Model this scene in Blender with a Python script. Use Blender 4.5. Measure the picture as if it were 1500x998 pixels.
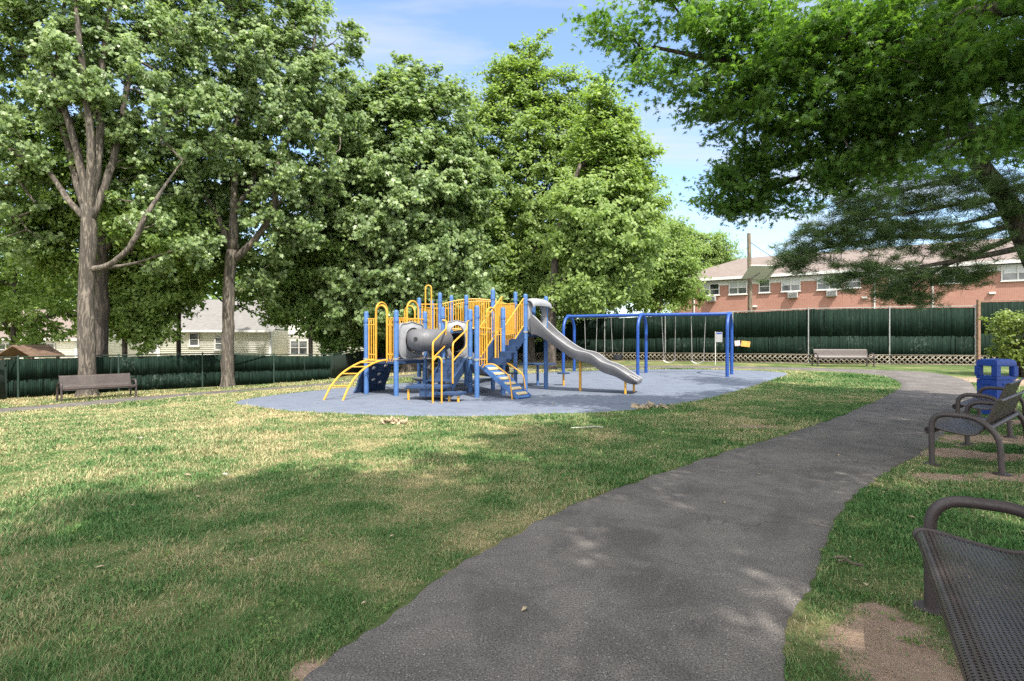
import bpy, math, random
import numpy as np
from mathutils import Vector, Matrix

for o in list(bpy.data.objects):
    bpy.data.objects.remove(o, do_unlink=True)
sc = bpy.context.scene
COL = sc.collection
R = math.radians

# ------------------------------------------------------------------ camera, sky, sun, exposure
EYE = 1.5
FPX = 792.0
cd = bpy.data.cameras.new("camera")
cd.sensor_width = 36.0
cd.lens = 36.0 * FPX / 1500.0
cd.clip_start = 0.05
cd.clip_end = 2000
cam = bpy.data.objects.new("camera", cd)
cam.location = (0, 0, EYE)
cam.rotation_euler = (R(90), 0, 0)
COL.objects.link(cam)
sc.camera = cam

SUN_EL = R(55)
SUN_DIR = Vector((0.42, -0.907, 0)).normalized()          # horizontal direction towards the sun
sun_vec = Vector((SUN_DIR.x * math.cos(SUN_EL), SUN_DIR.y * math.cos(SUN_EL), math.sin(SUN_EL)))
ld = bpy.data.lights.new("sun", 'SUN')
ld.energy = 3.6
ld.angle = R(0.53)
ld.color = (1.0, 0.94, 0.84)
sun = bpy.data.objects.new("sun", ld)
sun.rotation_euler = (-sun_vec).to_track_quat('-Z', 'Y').to_euler()
sun.location = (0, 0, 40)
COL.objects.link(sun)

w = bpy.data.worlds.new("World")
sc.world = w
w.use_nodes = True
nt = w.node_tree
nt.nodes.clear()
wo = nt.nodes.new('ShaderNodeOutputWorld')
bg = nt.nodes.new('ShaderNodeBackground')
bg.inputs['Strength'].default_value = 0.15
sky = nt.nodes.new('ShaderNodeTexSky')
sky.sky_type = 'NISHITA'
sky.sun_disc = False
sky.sun_elevation = SUN_EL
sky.sun_rotation = math.atan2(SUN_DIR.x, SUN_DIR.y)
sky.altitude = 20
sky.air_density = 1.0
sky.dust_density = 0.6
sky.ozone_density = 2.2
tc = nt.nodes.new('ShaderNodeTexCoord')
sep = nt.nodes.new('ShaderNodeSeparateXYZ')
nt.links.new(tc.outputs['Generated'], sep.inputs[0])
# thin streaky clouds high up: project the view direction onto a flat layer
zz = nt.nodes.new('ShaderNodeMath'); zz.operation = 'ADD'; zz.inputs[1].default_value = 0.12
nt.links.new(sep.outputs['Z'], zz.inputs[0])
dx = nt.nodes.new('ShaderNodeMath'); dx.operation = 'DIVIDE'
dy = nt.nodes.new('ShaderNodeMath'); dy.operation = 'DIVIDE'
nt.links.new(sep.outputs['X'], dx.inputs[0]); nt.links.new(zz.outputs[0], dx.inputs[1])
nt.links.new(sep.outputs['Y'], dy.inputs[0]); nt.links.new(zz.outputs[0], dy.inputs[1])
cmb = nt.nodes.new('ShaderNodeCombineXYZ')
nt.links.new(dx.outputs[0], cmb.inputs[0]); nt.links.new(dy.outputs[0], cmb.inputs[1])
mp = nt.nodes.new('ShaderNodeMapping')
mp.inputs['Scale'].default_value = (0.55, 1.9, 1)
mp.inputs['Rotation'].default_value = (0, 0, R(12))
mp.inputs['Location'].default_value = (0.35, 0.6, 0)
nt.links.new(cmb.outputs[0], mp.inputs[0])
cn = nt.nodes.new('ShaderNodeTexNoise')
cn.inputs['Scale'].default_value = 1.6
cn.inputs['Detail'].default_value = 9
cn.inputs['Roughness'].default_value = 0.55
cn.inputs['Distortion'].default_value = 0.5
nt.links.new(mp.outputs[0], cn.inputs['Vector'])
cr = nt.nodes.new('ShaderNodeValToRGB')
cr.color_ramp.elements[0].position = 0.46
cr.color_ramp.elements[0].color = (0.04, 0.04, 0.04, 1)
cr.color_ramp.elements[1].position = 0.72
cr.color_ramp.elements[1].color = (0.92, 0.92, 0.92, 1)
nt.links.new(cn.outputs['Fac'], cr.inputs[0])
cmix = nt.nodes.new('ShaderNodeMixRGB')
cmix.inputs[2].default_value = (2.55, 2.65, 2.8, 1)
nt.links.new(cr.outputs[0], cmix.inputs[0])
nt.links.new(sky.outputs[0], cmix.inputs[1])
# added fill light: unseen bright cloud bank overhead and to the south, behind the camera
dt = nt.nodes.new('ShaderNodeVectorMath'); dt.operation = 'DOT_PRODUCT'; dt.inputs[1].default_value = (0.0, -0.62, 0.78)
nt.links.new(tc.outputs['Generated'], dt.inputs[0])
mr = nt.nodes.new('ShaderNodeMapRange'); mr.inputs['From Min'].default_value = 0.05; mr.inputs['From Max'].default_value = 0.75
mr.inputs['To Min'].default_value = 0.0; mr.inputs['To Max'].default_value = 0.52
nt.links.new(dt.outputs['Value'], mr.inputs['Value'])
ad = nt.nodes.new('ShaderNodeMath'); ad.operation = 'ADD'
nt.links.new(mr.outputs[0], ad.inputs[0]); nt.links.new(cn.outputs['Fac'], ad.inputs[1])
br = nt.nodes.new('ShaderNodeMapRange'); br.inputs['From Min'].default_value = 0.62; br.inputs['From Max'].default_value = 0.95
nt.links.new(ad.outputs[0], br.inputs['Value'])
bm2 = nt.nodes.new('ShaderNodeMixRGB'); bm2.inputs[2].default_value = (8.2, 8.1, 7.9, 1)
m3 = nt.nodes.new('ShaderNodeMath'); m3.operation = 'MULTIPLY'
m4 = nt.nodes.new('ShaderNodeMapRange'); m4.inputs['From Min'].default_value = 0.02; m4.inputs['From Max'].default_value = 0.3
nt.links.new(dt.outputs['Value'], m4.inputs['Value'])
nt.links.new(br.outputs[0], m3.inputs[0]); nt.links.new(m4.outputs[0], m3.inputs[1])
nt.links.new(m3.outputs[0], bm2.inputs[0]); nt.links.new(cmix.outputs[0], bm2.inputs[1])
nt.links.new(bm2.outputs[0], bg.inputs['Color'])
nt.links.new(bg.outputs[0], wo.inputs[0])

sc.view_settings.view_transform = 'Standard'
sc.view_settings.look = 'None'
sc.view_settings.gamma = 1.0
sc.view_settings.use_curve_mapping = False
sc.view_settings.exposure = 1.22
sc.render.engine = 'CYCLES'
sc.cycles.max_bounces = 9
sc.cycles.diffuse_bounces = 5
sc.cycles.transmission_bounces = 6
sc.cycles.transparent_max_bounces = 10
sc.cycles.use_denoising = False
sc.cycles.sample_clamp_indirect = 4.0

# ------------------------------------------------------------------ terrain and pixel helpers
def S(t, a, b):
    t = np.clip((np.asarray(t, float) - a) / (b - a), 0, 1)
    return t * t * (3 - 2 * t)

def g(x, y):
    x = np.asarray(x, float); y = np.asarray(y, float)
    return -0.5 * S(-x, 3, 13) * S(y, 6, 17) + 0.25 * S(y, 17, 27) * S(x, -6, 9)

def gz(x, y):
    return float(g(x, y))

def at(px, py):
    """ground point seen at a photograph pixel"""
    d = 15.0
    for _ in range(60):
        z = gz((px - 750) / FPX * d, d)
        d = 0.5 * d + 0.5 * (EYE - z) * FPX / (py - 499.0)
    x = (px - 750) / FPX * d
    return Vector((x, d, gz(x, d)))

def W(px, py, d):
    return Vector(((px - 750) / FPX * d, d, EYE + (499 - py) / FPX * d))

def Zp(py, d):
    return EYE + (499 - py) / FPX * d

_rs = np.random.RandomState(7)
_LAT = _rs.rand(256, 256)
def vnoise(x, y, s=1.0, o=0):
    x = np.asarray(x, float) / s + 31.7 + o * 13.1; y = np.asarray(y, float) / s + 57.3 + o * 7.7
    xi = np.floor(x).astype(int); yi = np.floor(y).astype(int)
    fx = x - xi; fy = y - yi
    fx = fx * fx * (3 - 2 * fx); fy = fy * fy * (3 - 2 * fy)
    a = _LAT[xi % 256, yi % 256]; b = _LAT[(xi + 1) % 256, yi % 256]
    c = _LAT[xi % 256, (yi + 1) % 256]; d = _LAT[(xi + 1) % 256, (yi + 1) % 256]
    return (a * (1 - fx) + b * fx) * (1 - fy) + (c * (1 - fx) + d * fx) * fy

def fbm(x, y, s=1.0, o=0):
    return 0.55 * vnoise(x, y, s, o) + 0.3 * vnoise(x, y, s / 2.1, o + 1) + 0.15 * vnoise(x, y, s / 4.3, o + 2)

def pip(px, py, poly):
    """vectorised point in polygon"""
    px = np.asarray(px); py = np.asarray(py)
    inside = np.zeros(px.shape, bool)
    n = len(poly)
    j = n - 1
    for i in range(n):
        xi, yi = poly[i][0], poly[i][1]; xj, yj = poly[j][0], poly[j][1]
        c = ((yi > py) != (yj > py))
        with np.errstate(divide='ignore', invalid='ignore'):
            xx = (xj - xi) * (py - yi) / (yj - yi + 1e-12) + xi
        inside ^= c & (px < xx)
        j = i
    return inside

# ------------------------------------------------------------------ materials
def newmat(name):
    m = bpy.data.materials.new(name)
    m.use_nodes = True
    n = m.node_tree
    return m, n, n.nodes['Principled BSDF']

def N(n, t, **kw):
    nd = n.nodes.new(t)
    for k, v in kw.items():
        if k in nd.inputs.keys():
            nd.inputs[k].default_value = v
        else:
            setattr(nd, k, v)
    return nd

def ramp(n, fac, stops):
    r = n.nodes.new('ShaderNodeValToRGB')
    e = r.color_ramp.elements
    while len(e) < len(stops):
        e.new(0.5)
    for i, (p, c) in enumerate(stops):
        e[i].position = p
        e[i].color = (*c, 1)
    n.links.new(fac, r.inputs[0])
    return r.outputs[0]

def worldpos(n, scale=(1, 1, 1), rot=(0, 0, 0)):
    t = N(n, 'ShaderNodeNewGeometry')
    m = N(n, 'ShaderNodeMapping')
    m.inputs['Scale'].default_value = scale
    m.inputs['Rotation'].default_value = rot
    n.links.new(t.outputs['Position'], m.inputs[0])
    return m.outputs[0]

def noise(n, vec, scale, detail=4, rough=0.55, dist=0.0):
    t = N(n, 'ShaderNodeTexNoise')
    t.inputs['Scale'].default_value = scale
    t.inputs['Detail'].default_value = detail
    t.inputs['Roughness'].default_value = rough
    t.inputs['Distortion'].default_value = dist
    n.links.new(vec, t.inputs['Vector'])
    return t.outputs['Fac']

def mixc(n, fac, a, b, mode='MIX'):
    m = n.nodes.new('ShaderNodeMixRGB'); m.blend_type = mode
    for s, v in ((0, fac), (1, a), (2, b)):
        if hasattr(v, 'is_output'):
            n.links.new(v, m.inputs[s])
        else:
            m.inputs[s].default_value = (v if s == 0 else (*v, 1))
    return m.outputs[0]

def mth(n, op, a, b=None):
    m = n.nodes.new('ShaderNodeMath'); m.operation = op
    for i, v in enumerate((a, b)):
        if v is None: continue
        if hasattr(v, 'is_output'): n.links.new(v, m.inputs[i])
        else: m.inputs[i].default_value = v
    return m.outputs[0]

def bump(n, p, h, strength=0.3, dist=0.02):
    b = n.nodes.new('ShaderNodeBump')
    b.inputs['Strength'].default_value = strength
    b.inputs['Distance'].default_value = dist
    n.links.new(h, b.inputs['Height'])
    n.links.new(b.outputs[0], p.inputs['Normal'])

def objpos(n, scale=(1, 1, 1)):
    t = N(n, 'ShaderNodeTexCoord')
    m = N(n, 'ShaderNodeMapping')
    m.inputs['Scale'].default_value = scale
    n.links.new(t.outputs['Object'], m.inputs[0])
    return m.outputs[0]

def paint(name, col, rough=0.4, var=0.18, scale=6.0, spec=0.5, dirt=0.25, metallic=0.0):
    """painted / moulded surface with faint fading, grime and roughness wear"""
    m, n, p = newmat(name)
    v = objpos(n)
    f = noise(n, v, scale, 5)
    c1 = tuple(c * (1 - var) for c in col); c2 = tuple(min(1, c * (1 + var)) for c in col)
    c = ramp(n, f, [(0.3, c1), (0.7, c2)])
    f2 = noise(n, v, scale * 5, 4, 0.7)
    grime = ramp(n, f2, [(0.5, (1, 1, 1)), (0.8, (1 - dirt, 1 - dirt * 1.1, 1 - dirt * 1.3))])
    c = mixc(n, 1.0, c, grime, 'MULTIPLY')
    n.links.new(c, p.inputs['Base Color'])
    rr = ramp(n, f2, [(0.3, (rough,) * 3), (0.8, (min(1, rough + 0.25),) * 3)])
    n.links.new(rr, p.inputs['Roughness'])
    p.inputs['Specular IOR Level'].default_value = spec
    p.inputs['Metallic'].default_value = metallic
    bump(n, p, f2, 0.08, 0.004)
    return m

def leafmat(name, c_dark, c_light, trans=0.35, rough=0.42, spec=0.45, dead=0.0):
    m = bpy.data.materials.new(name); m.use_nodes = True
    n = m.node_tree
    p = n.nodes['Principled BSDF']; out = n.nodes['Material Output']
    geo = N(n, 'ShaderNodeNewGeometry')
    f = noise(n, worldpos(n), 0.5, 3)
    a = mth(n, 'ADD', mth(n, 'MULTIPLY', geo.outputs['Random Per Island'], 0.62), mth(n, 'MULTIPLY', f, 0.42))
    mid = tuple((x + y) / 2 for x, y in zip(c_dark, c_light))
    c = ramp(n, a, [(0.1, c_dark), (0.5, mid), (0.92, c_light)])
    n.links.new(c, p.inputs['Base Color'])
    p.inputs['Roughness'].default_value = rough
    p.inputs['Specular IOR Level'].default_value = spec
    tr = N(n, 'ShaderNodeBsdfTranslucent')
    ct = mixc(n, 1.0, c, (1.15, 1.25, 0.5), 'MULTIPLY')
    n.links.new(ct, tr.inputs['Color'])
    ms = N(n, 'ShaderNodeMixShader'); ms.inputs[0].default_value = trans
    n.links.new(p.outputs[0], ms.inputs[1]); n.links.new(tr.outputs[0], ms.inputs[2])
    n.links.new(ms.outputs[0], out.inputs['Surface'])
    return m

def barkmat(name, c1, c2, sc_=9.0):
    m, n, p = newmat(name)
    v = worldpos(n, (1, 1, 0.16))
    f = noise(n, v, sc_, 8, 0.68, 1.2)
    f2 = noise(n, worldpos(n), 1.6, 4)
    c = ramp(n, f, [(0.40, tuple(x * .6 for x in c1)), (0.50, c1), (0.60, c2)])
    c = mixc(n, mth(n, 'MULTIPLY', f2, 0.45), c, tuple(x * 0.5 + 0.02 for x in c2))
    n.links.new(c, p.inputs['Base Color'])
    p.inputs['Roughness'].default_value = 0.9
    bump(n, p, f, 0.9, 0.05)
    return m

M = {}
M['blue'] = paint('blue_post_paint', (0.048, 0.128, 0.325), 0.42)
M['deepblue'] = paint('deep_blue_pipe_paint', (0.010, 0.06, 0.27), 0.32)
M['navy'] = paint('navy_coated_deck', (0.016, 0.044, 0.115), 0.55)
M['yellow'] = paint('yellow_rail_paint', (0.58, 0.30, 0.03), 0.38, 0.12)
M['grey'] = paint('grey_moulded_plastic', (0.105, 0.107, 0.12), 0.45, 0.08, 3.0)
M['palegrey'] = paint('pale_grey_moulded_plastic', (0.25, 0.255, 0.275), 0.45, 0.08, 3.0)
M['tan'] = paint('tan_plastic_tread', (0.46, 0.37, 0.22), 0.6)
M['white'] = paint('white_trim_paint', (0.58, 0.58, 0.57), 0.5, 0.05)
M['galv'] = paint('galvanised_pipe', (0.27, 0.285, 0.28), 0.55, 0.2, metallic=0.35)
M['brown'] = paint('brown_bench_paint', (0.05, 0.038, 0.039), 0.42, 0.15)
M['binblue'] = paint('blue_bin_plastic', (0.012, 0.052, 0.30), 0.4, 0.12)
M['dark'] = paint('dark_opening', (0.02, 0.02, 0.022), 0.8)
M['rubber'] = paint('black_rubber', (0.03, 0.03, 0.033), 0.6)
M['chain'] = paint('swing_chain_steel', (0.35, 0.34, 0.32), 0.45, metallic=0.5)
M['orange'] = paint('orange_sign_face', (0.72, 0.40, 0.10), 0.5)
M['pink'] = paint('pale_pink_sign_face', (0.66, 0.52, 0.55), 0.5)
M['ac'] = paint('air_conditioner_case', (0.42, 0.42, 0.42), 0.5)
M['paper'] = paint('dry_leaf_litter', (0.36, 0.29, 0.19), 0.8)
M['scrap'] = paint('white_scrap', (0.5, 0.5, 0.46), 0.8)
M['concrete'] = paint('grey_concrete', (0.33, 0.32, 0.30), 0.9)

M['bark'] = barkmat('grey_maple_bark', (0.05, 0.042, 0.034), (0.21, 0.178, 0.145))
M['barkdark'] = barkmat('dark_bark', (0.035, 0.028, 0.024), (0.13, 0.105, 0.085))
M['pole'] = barkmat('weathered_pole_wood', (0.13, 0.10, 0.07), (0.30, 0.25, 0.18), 14)

def glass_mat():
    m, n, p = newmat('window_glass')
    f = noise(n, objpos(n), 1.3, 3)
    c = ramp(n, f, [(0.35, (0.015, 0.018, 0.02)), (0.7, (0.16, 0.17, 0.17))])
    n.links.new(c, p.inputs['Base Color'])
    p.inputs['Roughness'].default_value = 0.08
    p.inputs['Specular IOR Level'].default_value = 0.8
    return m
M['glass'] = glass_mat()
def blind_mat():
    m, n, p = newmat('window_with_blind')
    f = noise(n, objpos(n, (1, 1, 18)), 2.0, 2)
    c = ramp(n, f, [(0.3, (0.30, 0.32, 0.32)), (0.7, (0.48, 0.50, 0.50))])
    n.links.new(c, p.inputs['Base Color'])
    p.inputs['Roughness'].default_value = 0.12
    return m
M['blind'] = blind_mat()

def brick_mat():
    m, n, p = newmat('red_brick')
    t = N(n, 'ShaderNodeTexCoord')
    b = N(n, 'ShaderNodeTexBrick')
    b.inputs['Color1'].default_value = (0.34, 0.15, 0.11, 1)
    b.inputs['Color2'].default_value = (0.26, 0.105, 0.072, 1)
    b.inputs['Mortar'].default_value = (0.42, 0.36, 0.32, 1)
    b.inputs['Scale'].default_value = 1.0
    b.inputs['Mortar Size'].default_value = 0.008
    b.inputs['Brick Width'].default_value = 0.22
    b.inputs['Row Height'].default_value = 0.075
    n.links.new(t.outputs['UV'], b.inputs['Vector'])
    f = noise(n, objpos(n), 0.7, 5)
    c = mixc(n, 0.5, b.outputs['Color'], ramp(n, f, [(0.3, (0.26, 0.112, 0.083)), (0.7, (0.34, 0.158, 0.118))]))
    n.links.new(c, p.inputs['Base Color'])
    p.inputs['Roughness'].default_value = 0.9
    return m
M['brick'] = brick_mat()

def shingle_mat(name, c1, c2):
    m, n, p = newmat(name)
    f = noise(n, worldpos(n, (1, 1, 3)), 3.2, 6, 0.7)
    f2 = noise(n, worldpos(n), 0.35, 3)
    c = ramp(n, f, [(0.3, c1), (0.7, c2)])
    c = mixc(n, mth(n, 'MULTIPLY', f2, 0.5), c, tuple(x * 0.7 for x in c1))
    n.links.new(c, p.inputs['Base Color'])
    p.inputs['Roughness'].default_value = 0.95
    wv = N(n, 'ShaderNodeTexWave'); wv.bands_direction = 'Z'
    wv.inputs['Scale'].default_value = 2.4; wv.inputs['Distortion'].default_value = 0.6
    n.links.new(worldpos(n), wv.inputs['Vector'])
    bump(n, p, wv.outputs['Fac'], 0.4, 0.03)
    return m
M['roof'] = shingle_mat('brown_pink_shingles', (0.155, 0.122, 0.108), (0.225, 0.182, 0.163))
M['roofgrey'] = shingle_mat('grey_shingles', (0.15, 0.145, 0.14), (0.24, 0.23, 0.22))
M['roofbrown'] = shingle_mat('brown_shingles', (0.10, 0.06, 0.04), (0.20, 0.13, 0.09))
M['siding'] = paint('cream_vinyl_siding', (0.74, 0.73, 0.67), 0.5, 0.03, 1.0, dirt=0.04)
M['sidingwhite'] = paint('white_vinyl_siding', (0.70, 0.70, 0.68), 0.5, 0.06, 1.0, dirt=0.1)

def lattice_mat():
    m, n, p = newmat('weathered_lattice_wood')
    f = noise(n, worldpos(n), 5, 5)
    c = ramp(n, f, [(0.3, (0.16, 0.135, 0.105)), (0.7, (0.30, 0.26, 0.205))])
    n.links.new(c, p.inputs['Base Color'])
    p.inputs['Roughness'].default_value = 0.9
    return m
M['lattice'] = lattice_mat()
M['rust'] = paint('brown_timber_post', (0.20, 0.125, 0.085), 0.85, 0.3)

def slat_mat():
    m, n, p = newmat('dark_green_fence_slats')
    geo = N(n, 'ShaderNodeNewGeometry')
    f = noise(n, worldpos(n, (1, 1, 0.25)), 14, 6, 0.7)
    f2 = noise(n, worldpos(n), 0.8, 4)
    a = mth(n, 'ADD', mth(n, 'MULTIPLY', geo.outputs['Random Per Island'], 0.22), mth(n, 'MULTIPLY', f, 0.78))
    c = ramp(n, a, [(0.28, (0.002, 0.007, 0.005)), (0.55, (0.007, 0.020, 0.013)), (0.8, (0.022, 0.044, 0.031))])
    c = mixc(n, ramp(n, f2, [(0.45, (0, 0, 0)), (0.75, (0.6, 0.6, 0.6))]), c, (0.004, 0.013, 0.009))
    wear = mixc(n, 1.0, ramp(n, noise(n, worldpos(n), 0.42, 3), [(0.56, (0, 0, 0)), (0.66, (1, 1, 1))]), ramp(n, noise(n, worldpos(n, (1, 1, .6)), 11, 3, .8), [(0.52, (0, 0, 0)), (0.6, (1, 1, 1))]), 'MULTIPLY')
    c = mixc(n, mth(n, 'MULTIPLY', wear, 0.4), c, (0.13, 0.17, 0.145))
    n.links.new(c, p.inputs['Base Color'])
    p.inputs['Roughness'].default_value = 0.75
    p.inputs['Specular IOR Level'].default_value = 0.12
    bump(n, p, f, 0.7, 0.02)
    return m
M['slat'] = slat_mat()

M['backing'] = paint('dark_woven_backing', (0.006, 0.018, 0.012), 0.9)
M['fencegreen'] = paint('dark_green_post_coating', (0.012, 0.035, 0.024), 0.6)
LEAF = {
    'maple': leafmat('maple_leaf', (0.09, 0.165, 0.06), (0.36, 0.46, 0.21), 0.45, 0.38, 0.5),
    'maple_b': leafmat('broad_leaf', (0.075, 0.15, 0.04), (0.26, 0.37, 0.105), 0.48, 0.48, 0.4),
    'bright': leafmat('bright_leaf', (0.11, 0.20, 0.05), (0.31, 0.41, 0.12), 0.5, 0.48, 0.35),
    'pinoak': leafmat('pin_oak_leaf', (0.13, 0.22, 0.06), (0.35, 0.45, 0.15), 0.48, 0.48, 0.35),
    'oak': leafmat('overhanging_oak_leaf', (0.052, 0.132, 0.030), (0.205, 0.335, 0.088), 0.56, 0.42, 0.4),
    'pine': leafmat('pine_needle', (0.045, 0.098, 0.038), (0.17, 0.245, 0.095), 0.25, 0.5, 0.35),
    'shrub': leafmat('shrub_leaf', (0.085, 0.14, 0.026), (0.27, 0.34, 0.07), 0.4, 0.42, 0.45),
    'dark': leafmat('shade_leaf', (0.075, 0.155, 0.042), (0.25, 0.37, 0.11), 0.48, 0.48, 0.4),
}

# lawn: green with straw patches, shared by soil sheet and blades
def lawn_color(n, vec):
    f1 = noise(n, vec, 0.33, 5, 0.6, 0.4)
    f2 = noise(n, vec, 1.7, 5, 0.65)
    a = mth(n, 'ADD', mth(n, 'MULTIPLY', f1, 0.55), mth(n, 'MULTIPLY', f2, 0.45))
    # the lawn is drier out in the open, greener close to the big oak
    s_ = N(n, 'ShaderNodeSeparateXYZ'); n.links.new(vec, s_.inputs[0])
    mr = N(n, 'ShaderNodeMapRange'); mr.inputs['From Min'].default_value = -14; mr.inputs['From Max'].default_value = 8
    mr.inputs['To Min'].default_value = 0.055; mr.inputs['To Max'].default_value = -0.105
    yy = mth(n, 'SUBTRACT', s_.outputs['X'], mth(n, 'MULTIPLY', s_.outputs['Y'], 0.45))
    n.links.new(yy, mr.inputs['Value'])
    a = mth(n, 'ADD', mth(n, 'MULTIPLY', mth(n, 'SUBTRACT', a, 0.47), 1.45), 0.47)
    return mth(n, 'ADD', a, mr.outputs[0])

def flatpos(n):
    return worldpos(n, (1, 1, 0))

def blade_mat():
    m = bpy.data.materials.new('grass_blade'); m.use_nodes = True
    n = m.node_tree; p = n.nodes['Principled BSDF']; out = n.nodes['Material Output']
    geo = N(n, 'ShaderNodeNewGeometry')
    a = lawn_color(n, flatpos(n))
    a = mth(n, 'ADD', a, mth(n, 'MULTIPLY', mth(n, 'SUBTRACT', geo.outputs['Random Per Island'], 0.5), 0.30))
    c = ramp(n, a, [(0.27, (0.045, 0.13, 0.032)), (0.44, (0.115, 0.23, 0.07)), (0.54, (0.235, 0.265, 0.12)), (0.66, (0.48, 0.42, 0.24))])
    n.links.new(c, p.inputs['Base Color'])
    p.inputs['Roughness'].default_value = 0.6
    p.inputs['Specular IOR Level'].default_value = 0.25
    tr = N(n, 'ShaderNodeBsdfTranslucent')
    n.links.new(c, tr.inputs['Color'])
    ms = N(n, 'ShaderNodeMixShader'); ms.inputs[0].default_value = 0.3
    n.links.new(p.outputs[0], ms.inputs[1]); n.links.new(tr.outputs[0], ms.inputs[2])
    n.links.new(ms.outputs[0], out.inputs['Surface'])
    return m
M['blade'] = blade_mat()

def ground_mat():
    m, n, p = newmat('lawn_soil')
    v = flatpos(n)
    a = lawn_color(n, v)
    f3 = noise(n, v, 22, 5, 0.75)
    a2 = mth(n, 'ADD', a, mth(n, 'MULTIPLY', mth(n, 'SUBTRACT', f3, 0.5), 0.32))
    c = ramp(n, a2, [(0.30, (0.05, 0.085, 0.026)), (0.44, (0.10, 0.14, 0.05)), (0.54, (0.19, 0.185, 0.085)), (0.66, (0.33, 0.275, 0.15))])
    # worn earth: mask stored on the mesh (shape of the bare patches)
    at_ = N(n, 'ShaderNodeAttribute'); at_.attribute_name = 'bare'
    f4 = noise(n, v, 60, 5, 0.7)
    f5 = noise(n, v, 3.0, 5, 0.6)
    dirt = ramp(n, mth(n, 'ADD', mth(n, 'MULTIPLY', f4, 0.5), mth(n, 'MULTIPLY', f5, 0.5)), [(0.35, (0.24, 0.165, 0.12)), (0.65, (0.43, 0.315, 0.24))])
    k = mth(n, 'ADD', at_.outputs['Fac'], mth(n, 'MULTIPLY', mth(n, 'SUBTRACT', noise(n, v, 9, 5, 0.7), 0.5), 0.7))
    k = ramp(n, k, [(0.40, (0, 0, 0)), (0.58, (1, 1, 1))])
    c = mixc(n, k, c, dirt)
    n.links.new(c, p.inputs['Base Color'])
    p.inputs['Roughness'].default_value = 0.95
    p.inputs['Specular IOR Level'].default_value = 0.1
    bump(n, p, f3, 0.9, 0.05)
    return m
M['ground'] = ground_mat()

def asphalt_mat():
    m, n, p = newmat('asphalt')
    v = flatpos(n)
    f = noise(n, v, 0.9, 5, 0.6)
    f2 = noise(n, v, 95, 3, 0.8)
    vo = N(n, 'ShaderNodeTexVoronoi'); vo.inputs['Scale'].default_value = 60
    n.links.new(v, vo.inputs['Vector'])
    c = ramp(n, f, [(0.3, (0.088, 0.080, 0.076)), (0.7, (0.136, 0.124, 0.118))])
    sp = ramp(n, f2, [(0.35, (0.38, 0.38, 0.38)), (0.62, (1.6, 1.59, 1.58))])
    c = mixc(n, 1.0, c, sp, 'MULTIPLY')
    st = ramp(n, vo.outputs['Distance'], [(0.12, (1, 1, 1)), (0.22, (0, 0, 0))])
    rnd = ramp(n, noise(n, v, 40, 2), [(0.50, (0, 0, 0)), (0.54, (1, 1, 1))])
    st = mixc(n, 1.0, st, rnd, 'MULTIPLY')
    c = mixc(n, mth(n, 'MULTIPLY', st, 0.8), c, (0.42, 0.41, 0.39))
    # hairline cracks
    vc = N(n, 'ShaderNodeTexVoronoi'); vc.feature = 'DISTANCE_TO_EDGE'; vc.inputs['Scale'].default_value = 0.55
    dv = N(n, 'ShaderNodeMapping')
    n.links.new(v, dv.inputs[0])
    nn = N(n, 'ShaderNodeTexNoise'); nn.inputs['Scale'].default_value = 2.5; nn.inputs['Detail'].default_value = 6
    n.links.new(v, nn.inputs['Vector'])
    addv = N(n, 'ShaderNodeVectorMath'); addv.operation = 'ADD'
    n.links.new(v, addv.inputs[0]); n.links.new(nn.outputs['Color'], addv.inputs[1])
    n.links.new(addv.outputs[0], vc.inputs['Vector'])
    ck = ramp(n, vc.outputs['Distance'], [(0.003, (1, 1, 1)), (0.010, (0, 0, 0))])
    ck = mixc(n, 1.0, ck, ramp(n, noise(n, v, 0.7, 2), [(0.52, (0, 0, 0)), (0.6, (1, 1, 1))]), 'MULTIPLY')
    c = mixc(n, mth(n, 'MULTIPLY', ck, 0.55), c, (0.02, 0.02, 0.02))
    stn = ramp(n, noise(n, v, 1.9, 6, 0.7, 0.8), [(0.40, (0.78, 0.78, 0.79)), (0.52, (1, 1, 1)), (0.66, (1.16, 1.15, 1.13))])
    c = mixc(n, 1.0, c, stn, 'MULTIPLY')
    n.links.new(c, p.inputs['Base Color'])
    p.inputs['Roughness'].default_value = 0.9
    p.inputs['Specular IOR Level'].default_value = 0.25
    hh = mixc(n, 0.5, f2, vo.outputs['Distance'])
    bump(n, p, hh, 0.6, 0.008)
    return m
M['asphalt'] = asphalt_mat()

def rubber_floor():
    m, n, p = newmat('blue_grey_rubber_surface')
    v = flatpos(n)
    f = noise(n, v, 60, 3, 0.8); f2 = noise(n, v, 0.6, 4)
    c = ramp(n, f, [(0.35, (0.108, 0.129, 0.175)), (0.65, (0.148, 0.172, 0.224))])
    c = mixc(n, mth(n, 'MULTIPLY', f2, 0.35), c, (0.118, 0.132, 0.165))
    scf = ramp(n, noise(n, v, 2.4, 6, 0.75, 0.6), [(0.36, (0.80, 0.80, 0.82)), (0.5, (1, 1, 1)), (0.72, (1.10, 1.09, 1.05))])
    c = mixc(n, 1.0, c, scf, 'MULTIPLY')
    n.links.new(c, p.inputs['Base Color'])
    p.inputs['Roughness'].default_value = 0.92
    p.inputs['Specular IOR Level'].default_value = 0.2
    bump(n, p, f, 0.5, 0.01)
    return m
M['rubberfloor'] = rubber_floor()

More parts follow.
